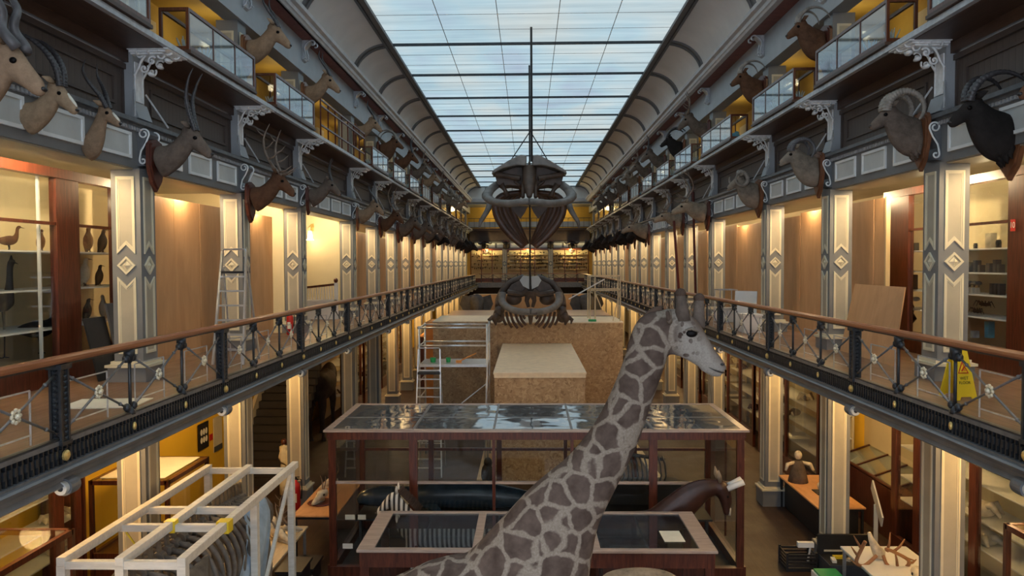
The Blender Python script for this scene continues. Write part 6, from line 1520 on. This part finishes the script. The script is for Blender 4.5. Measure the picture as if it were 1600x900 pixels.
# notice boards on the yellow wall
def wallboard(px0, px1, py0, py1, mat, name, label, cat='notice'):
    a = atx(px0, (py0+py1)/2, -8.58); b_ = atx(px1, (py0+py1)/2, -8.58); zc0 = 6.2-((py1-412)/F)*(a.y+b_.y)/2; zc1 = 6.2-((py0-412)/F)*(a.y+b_.y)/2
    t = thing(name, label, cat, (-8.58, a.y, zc0)); MB().box(0, .02, 0, b_.y-a.y, 0, zc1-zc0).build('board', mat, t); return t, b_.y-a.y, zc1-zc0
t, w_, h_ = wallboard(309, 325, 662, 704, 'black', 'notice_board', 'dark notice board with six white ovals on the yellow wall')
mb = MB()
for i in range(3):
    for j in range(2): mb.ball((.024, w_*(.28+.24*i), h_*(.36+.30*j)), (.004, .07, .085), 10, 6)
mb.build('white_ovals', 'paper', t)
t, w_, h_ = wallboard(333, 346, 652, 706, 'cream_paint', 'text_panel', 'tall beige text panel on the yellow wall beside the dark notice board'); MB().box(.02, .024, 0, w_, 0, h_*.16).build('footer_band', 'dark_grey', t)
t, w_, h_ = wallboard(327.5, 331.5, 680, 690, 'red', 'call_point', 'small red fire call point between the two boards on the yellow wall', 'call point')
# cases on the left
def glass_box(name, label, x0, x1, y0, y1, z1, z0=0, top='cream_wall', fm='mahogany', leg=.9, w_=.07, inner=True):
    t = thing(name, label, 'display case'); mb = MB()
    for x in (x0, x1):
        for y in (y0, y1): MB().box(x-w_/2, x+w_/2, y-w_/2, y+w_/2, z0, z1).build('post', fm, t)
    for z in (z1-.04, z0+leg):
        mb.bar((x0, y0, z), (x1, y0, z), w_, .08); mb.bar((x0, y1, z), (x1, y1, z), w_, .08); mb.bar((x0, y0, z), (x0, y1, z), w_, .08); mb.bar((x1, y0, z), (x1, y1, z), w_, .08)
    mb.build('frame', fm, t)
    MB().box(x0+.03, x1-.03, y0+.03, y1-.03, z0, z0+leg).build('base', fm, t)
    if inner: MB().box(x0+.04, x1-.04, y0+.04, y1-.04, z1-.012, z1-.004).build('glass_lid', 'glass', t)
    MB().box(x0+.04, x1-.04, y0, y0+.004, z0+leg, z1-.05).build('glass_pane', 'glass', t)
    a_ = x1 if x1 < 0 else x0; MB().box(a_-.002, a_+.002, y0+.04, y1-.04, z0+leg, z1-.05).build('glass_pane', 'glass', t)
    if top: MB().box(x0+.05, x1-.05, y0+.05, y1-.05, z0+leg+.0, z0+leg+.02).build('lining', top, t)
    return t
glass_box('glass_case', 'empty mahogany glass case at the bottom left corner', -8.0, -6.5, 7.4, 10.45, 2.47, fm='mahogany')
glass_box('glass_case', 'mahogany glass case with a pale top behind the nearest left ground column', -8.0, -6.6, 13.5, 15.2, 2.28, top=None)
o = MB().box(-7.9, -6.7, 13.6, 15.1, 2.29, 2.30).build('paper_sheet', 'paper'); tag(o, 'pale sheet lying on top of the glass case behind the left column', 'sheet')
def shelf_case(label, s, W, y0, y1, posts, shelves, z1, back='cream_wall', name='shelf_case', n=10, seed=1, smat='bone'):
    t = thing(name, label, 'display case'); mb = MB(); bx(mb, s, W-.04, W+.06, y0, y1, 0, .5); bx(mb, s, W-.04, W+.06, y0, y1, z1-.12, z1); bx(mb, s, W-.02, W+.05, y0, y0+.05, .4, z1-.1); bx(mb, s, W-.02, W+.05, y1-.05, y1, .4, z1-.1); mb.build('frame', 'mahogany', t)
    for a, b_ in posts: bxs(s, W-.03, W+.07, a, b_, .5, z1-.12).build('stile', 'mahogany', t)
    bxs(s, W+.85, W+.9, y0, y1, 0, z1).build('back_panel', back, t)
    for z in shelves: bxs(s, W+.12, W+.85, y0, y1, z-.012, z+.012).build('shelf', 'white_trim', t)
    bxs(s, W, W+.006, y0, y1, .5, z1-.12).build('glass_pane', 'glass', t)
    return t
def bone_lump(loc, sc, label, group, seed, mat='bone'):
    r = random.Random(seed); mb = MB(); mb.ball((0, 0, .10), (.16, .13, .10), 12, 8)
    for k in range(4): a = r.uniform(0, 6.28); mb.tube([(0, 0, .1), (.14*math.cos(a), .14*math.sin(a), .12+r.uniform(-.05, .08)), (.22*math.cos(a+.3), .22*math.sin(a+.3), .05)], [.07, .05, .02], 8)
    o = mb.build('bone_specimen', mat, None, True); o.location = loc; o.scale = (sc,)*3; tag(o, label, 'bone', group); return o
shelf_case('mahogany wall case of pale skeletons on the left ground floor', -1, 7.95, 10.7, 13.2, [(12.3, 12.55), (12.9, 13.05)], (1.2, 1.75, 2.3, 2.8), 3.6)
for k, (y, z) in enumerate(((12.75, 1.2), (12.72, 1.75), (12.75, 2.3), (12.72, 2.8), (13.12, 1.75), (13.12, 2.3), (13.1, 1.2))): bone_lump((-8.3, y, z+.012), .8, 'pale bone specimen in the left ground floor wall case, on shelf %s' % ['one', 'two', 'three', 'four', 'two at the end', 'three at the end', 'one at the end'][k], 'bones in the left wall case', k)
o = MB().box(-8.55, -8.45, 12.9, 13.6, .0, 4.0).build('mahogany_board', 'mahogany'); tag(o, 'mahogany board standing against the yellow wall beyond the left wall case', 'board')
o = MB().box(-8.55, -8.3, 8.6, 11.0, 0, 4.1).build('wooden_partition', 'orange_board'); tag(o, 'orange wooden panel at the far left edge of the ground floor', 'panel')
# right side
table('orange_table', 'orange-brown board table between right ground floor columns', 6.34, 7.40, 16.6, 19.2, .80, 'table_orange', 'black', 'black')
t = thing('draped_skeleton', 'small upright skeleton in a brown wrap at the far end of the right table', 'skeleton', (6.62, 18.6, .80))
MB().lathe([(.24, 0), (.20, .2), (.13, .45), (.10, .52)], (0, 0, 0), 14).build('wrap', 'fur_brown' if 0 else 'fur_greybrown', t, True); MB().ball((0, 0, .66), (.09, .10, .11), 12, 8).build('skull', 'bone', t, True)
for sx_ in (-1, 1): MB().tube([(sx_*.08, 0, .48), (sx_*.28, -.05, .44), (sx_*.34, -.1, .30)], [.04, .05, .03], 8).build('arm_bone', 'bone', t, True)
bone_lump((6.95, 17.7, .82), 1.3, 'pile of pale bones in a dark tray on the right table', None, 5); o = MB().box(-.26, .26, -.2, .2, 0, .02).build('dark_tray', 'black_plastic'); o.location = (6.95, 17.7, .80); tag(o, 'dark tray under the pile of bones on the right table', 'tray')
t = thing('desk_case', 'sloping mahogany desk case with a glass top against the right wall', 'display case')
MB().prism([(8.0, 16.6, 0), (8.78, 16.6, 0), (8.78, 16.6, 1.42), (8.0, 16.6, 1.15)], (0, 2.95, 0)).build('body', 'mahogany', t)
MB().prism([(8.02, 16.7, 1.185), (8.76, 16.7, 1.44), (8.76, 16.7, 1.45), (8.02, 16.7, 1.195)], (0, 2.8, 0)).build('lining', 'paper', t)
MB().prism([(8.0, 16.6, 1.21), (8.78, 16.6, 1.48), (8.78, 16.6, 1.485), (8.0, 16.6, 1.215)], (0, 2.95, 0)).build('glass_lid', 'case_glass', t)
mb = MB()
for y in (16.62, 17.6, 18.55, 19.54): mb.bar((8.0, y, 1.22), (8.78, y, 1.49), .05, .03)
mb.bar((8.0, 16.6, 1.21), (8.0, 19.55, 1.21), .05, .05); mb.build('lid_frame', 'mahogany', t)
struct(MB().box(8.55, 8.6+.25, 19.9, 20.3, 0, 4.1), 'wall_right_strip', 'yellow')
shelf_case('tall mahogany wall case of skulls at the right ground floor', 1, 7.45, 10.62, 15.95, [(15.75, 15.95), (14.85, 15.05), (12.95, 13.15), (10.9, 11.1)], (1.24, 1.72, 2.35, 2.9), 4.05)
for k, (px, z, y_) in enumerate(((1537, 1.74, 12.5), (1541, 1.26, 12.4))):
    p = atx(px, 830, 7.95); bone_lump((7.95, p.y, z), 1.35, 'large yellowed skull in the right ground floor case, on the %s shelf' % ['upper', 'lower'][k], None, 20+k)
point((7.9, 12.5, 3.7), 15, WARM, .05, 'case_lamp')
glass_box('glass_case', 'mahogany glass case at the bottom right corner', 6.62, 8.0, 7.4, 10.5, 2.57, fm='mahogany')
table('white_table', 'white-topped table holding a large antlered skull at the lower right', 5.95, 7.2, 12.3, 14.45, .76, 'white_plastic', 'aluminium')
t = thing('antler_skull', 'yellowed skull with large brown antlers on the white table', 'skull')
w4 = lambda px, py, y=13.85: tuple(at(px, py, y))
MB().tube([w4(1358, 832), w4(1361, 842), w4(1368, 856), w4(1374, 866), w4(1378, 870)], [.03, .05, .085, .12, .07], 12).build('cranium', 'bone', t, True)
for k, (main, tn) in enumerate((([(1370, 868), (1350, 884), (1338, 878), (1347, 856), (1352, 846)], [((1344, 884), (1331, 876)), ((1340, 868), (1330, 854)), ((1346, 858), (1334, 837))]),
                                ([(1380, 868), (1388, 884), (1412, 888), (1420, 876), (1396, 862), (1384, 858)], [((1386, 862), (1391, 832)), ((1396, 862), (1414, 842)), ((1402, 884), (1398, 860)), ((1418, 880), (1432, 874)), ((1400, 864), (1430, 876))]))):
    P = [w4(a, b_, 13.6-.04*i_) for i_, (a, b_) in enumerate(main)]
    mb = MB(); mb.tube(spath(P, 20), .032, 8)
    for a, b_ in tn: mb.tube([w4(*a, 13.5), w4((a[0]+b_[0])/2+1, (a[1]+b_[1])/2+2, 13.5), w4(*b_, 13.5)], [.028, .022, .008], 7)
    mb.build('antler', 'rust_antler', t, True)
skull_thing('antler_skull', 'small skull at the near edge of the white table', (6.55, 12.75, .76), 1.1, -1.9, None)
t = thing('black_crate', 'black slatted crate on the floor left of the open tool case', 'crate', (5.45, 15.3, 0)); mb = MB()
for k in range(5): mb.box(-.30, .30, -.24, -.22, .03+k*.07, .07+k*.07); mb.box(-.30, .30, .22, .24, .03+k*.07, .07+k*.07); mb.box(-.30, -.28, -.24, .24, .03+k*.07, .07+k*.07); mb.box(.28, .30, -.24, .24, .03+k*.07, .07+k*.07)
for a in (-.29, .29):
    for b_ in (-.23, .23): mb.box(a-.02, a+.02, b_-.02, b_+.02, 0, .38)
mb.box(-.3, .3, -.24, .24, 0, .03); mb.build('slats', 'black_plastic', t)
o = MB().box(-.16, .16, -.05, .05, 0, .10).bar((.05, 0, -.3), (.1, 0, .0), .03).build('white_tool', 'white_plastic'); o.location = (5.62, 15.35, .40); tag(o, 'white handled tool resting in the black slatted crate', 'tool')
t = thing('tool_case', 'open black tool case with its lid raised beside the slatted crate', 'tool case', (6.3, 15.0, 0)); MB().box(-.5, .35, -.45, .25, 0, .34).build('body', 'dark_grey', t); MB().box(-.48, .33, -.43, .23, .34, .345).build('tray', 'black', t); MB().box(-.52, .5, .10, .16, .34, .74).build('lid', 'black', t)
for k, (x, y, mt) in enumerate(((-.2, -.1, 'sign_yellow'), (.0, -.2, 'bone'), (-.35, -.25, 'paper'))):
    o = MB().box(-.10, .10, -.04, .04, 0, .05).build('hand_tool', mt); o.location = (6.3+x, 15+y, .345); o.rotation_euler = (0, 0, k*.7); tag(o, ['yellow', 'cream', 'white'][k]+' tool lying in the open black tool case', 'tool')
t = thing('white_tub', 'white tub with green things at the bottom edge beside the white table', 'box', (5.55, 13.95, 0)); MB().box(-.22, .25, -.4, .3, 0, .38).build('body', 'white_plastic', t); MB().box(-.19, .22, -.36, .26, .38, .42).build('contents', 'green', t)
o = MB().bar((7.25, 16.0, 1.5), (7.05, 15.1, 1.0), .03, .25).bar((7.15, 15.6, 0), (7.15, 15.6, 1.2), .08, .03).build('pale_stand', 'pale_panel'); tag(o, 'grey tilted reading stand before the tall right wall case', 'stand')
# dark bays and wall cases further on
for s in (-1, 1):
    for k, i in enumerate((6, 7, 8, 9, 10) if s > 0 else (8, 9, 10, 11)):
        y0, y1 = YC[i]+.5, YC[i+1]-.1
        t = shelf_case('mahogany wall case of specimens in a %s ground floor bay, %s from the camera' % (SIDE[s], ordn(k)), s, 7.35, y0, y1, [(y0, y0+.12), ((y0+y1)/2-.06, (y0+y1)/2+.06), (y1-.12, y1)], (1.0, 1.6, 2.2, 2.8), 3.9, 'cream_wall')
        if k < 3:
            for q in range(8): bone_lump((X(s, 7.75), y0+.4+(q % 4)*.85, (1.0, 1.6, 2.2, 2.8)[(q*3+k) % 4]+.012), 1.1, 'specimen in the %s ground floor wall case, %s bay' % (SIDE[s], ordn(k)), 'specimens in the %s %s ground case' % (SIDE[s], ordn(k)), q+k*10, ['bone', 'fur_brown', 'fur_darkbrown'][q % 3])
t = quad('dark_mounted_animal', 'large dark brown stuffed animal in the shadowed bay by the left stairs', (-7.45, 27.0, 0), PI/2,
     [(-1.0, 1.9, .2, .25), (-.8, 1.9, .4, .45), (-.1, 1.85, .45, .52), (.5, 1.95, .38, .5)], [(.85, 2.2, .25, .38), (1.1, 2.3, .2, .28)], [(1.0, 2.35, .16, .2), (1.3, 2.2, .17, .2), (1.6, 1.9, .11, .13)], L4(.5, -.8, .22, 1.7, .09), 1, 'bison_dummy' if 0 else 'fur_darkbrown', vox=.045)
# elephants in the distance
for k, (x, rz, lab) in enumerate(((-4.15, -PI/2+.2, 'dark grey stuffed elephant in the far left of the hall'), (4.3, -PI/2, 'grey elephant head and body in the far right of the hall'))):
    t = quad('elephant', lab, (x, 57.4, 0), rz, [(-1.6, 2.4, .5, .6), (-1.3, 2.6, .8, 1.0), (-.3, 2.7, .95, 1.15), (.7, 2.8, .85, 1.05)], [(1.2, 3.1, .55, .7), (1.5, 3.3, .45, .6)],
         [(1.3, 3.5, .4, .4), (1.6, 3.4, .55, .6), (1.95, 2.9, .35, .4), (2.1, 2.2, .2, .22), (2.15, 1.3, .14, .15), (2.2, .6, .09, .09)], L4(.8, -1.1, .5, 2.2, .2), 1, 'elephant_hide', vox=.09)
    for sy in (-1, 1): MB().prism([(1.5, sy*.45, 3.75), (1.35, sy*1.05, 3.9), (1.3, sy*1.25, 3.2), (1.4, sy*.9, 2.5), (1.5, sy*.5, 2.8)], (.06, 0, 0)).build('ear', 'elephant_hide', t)
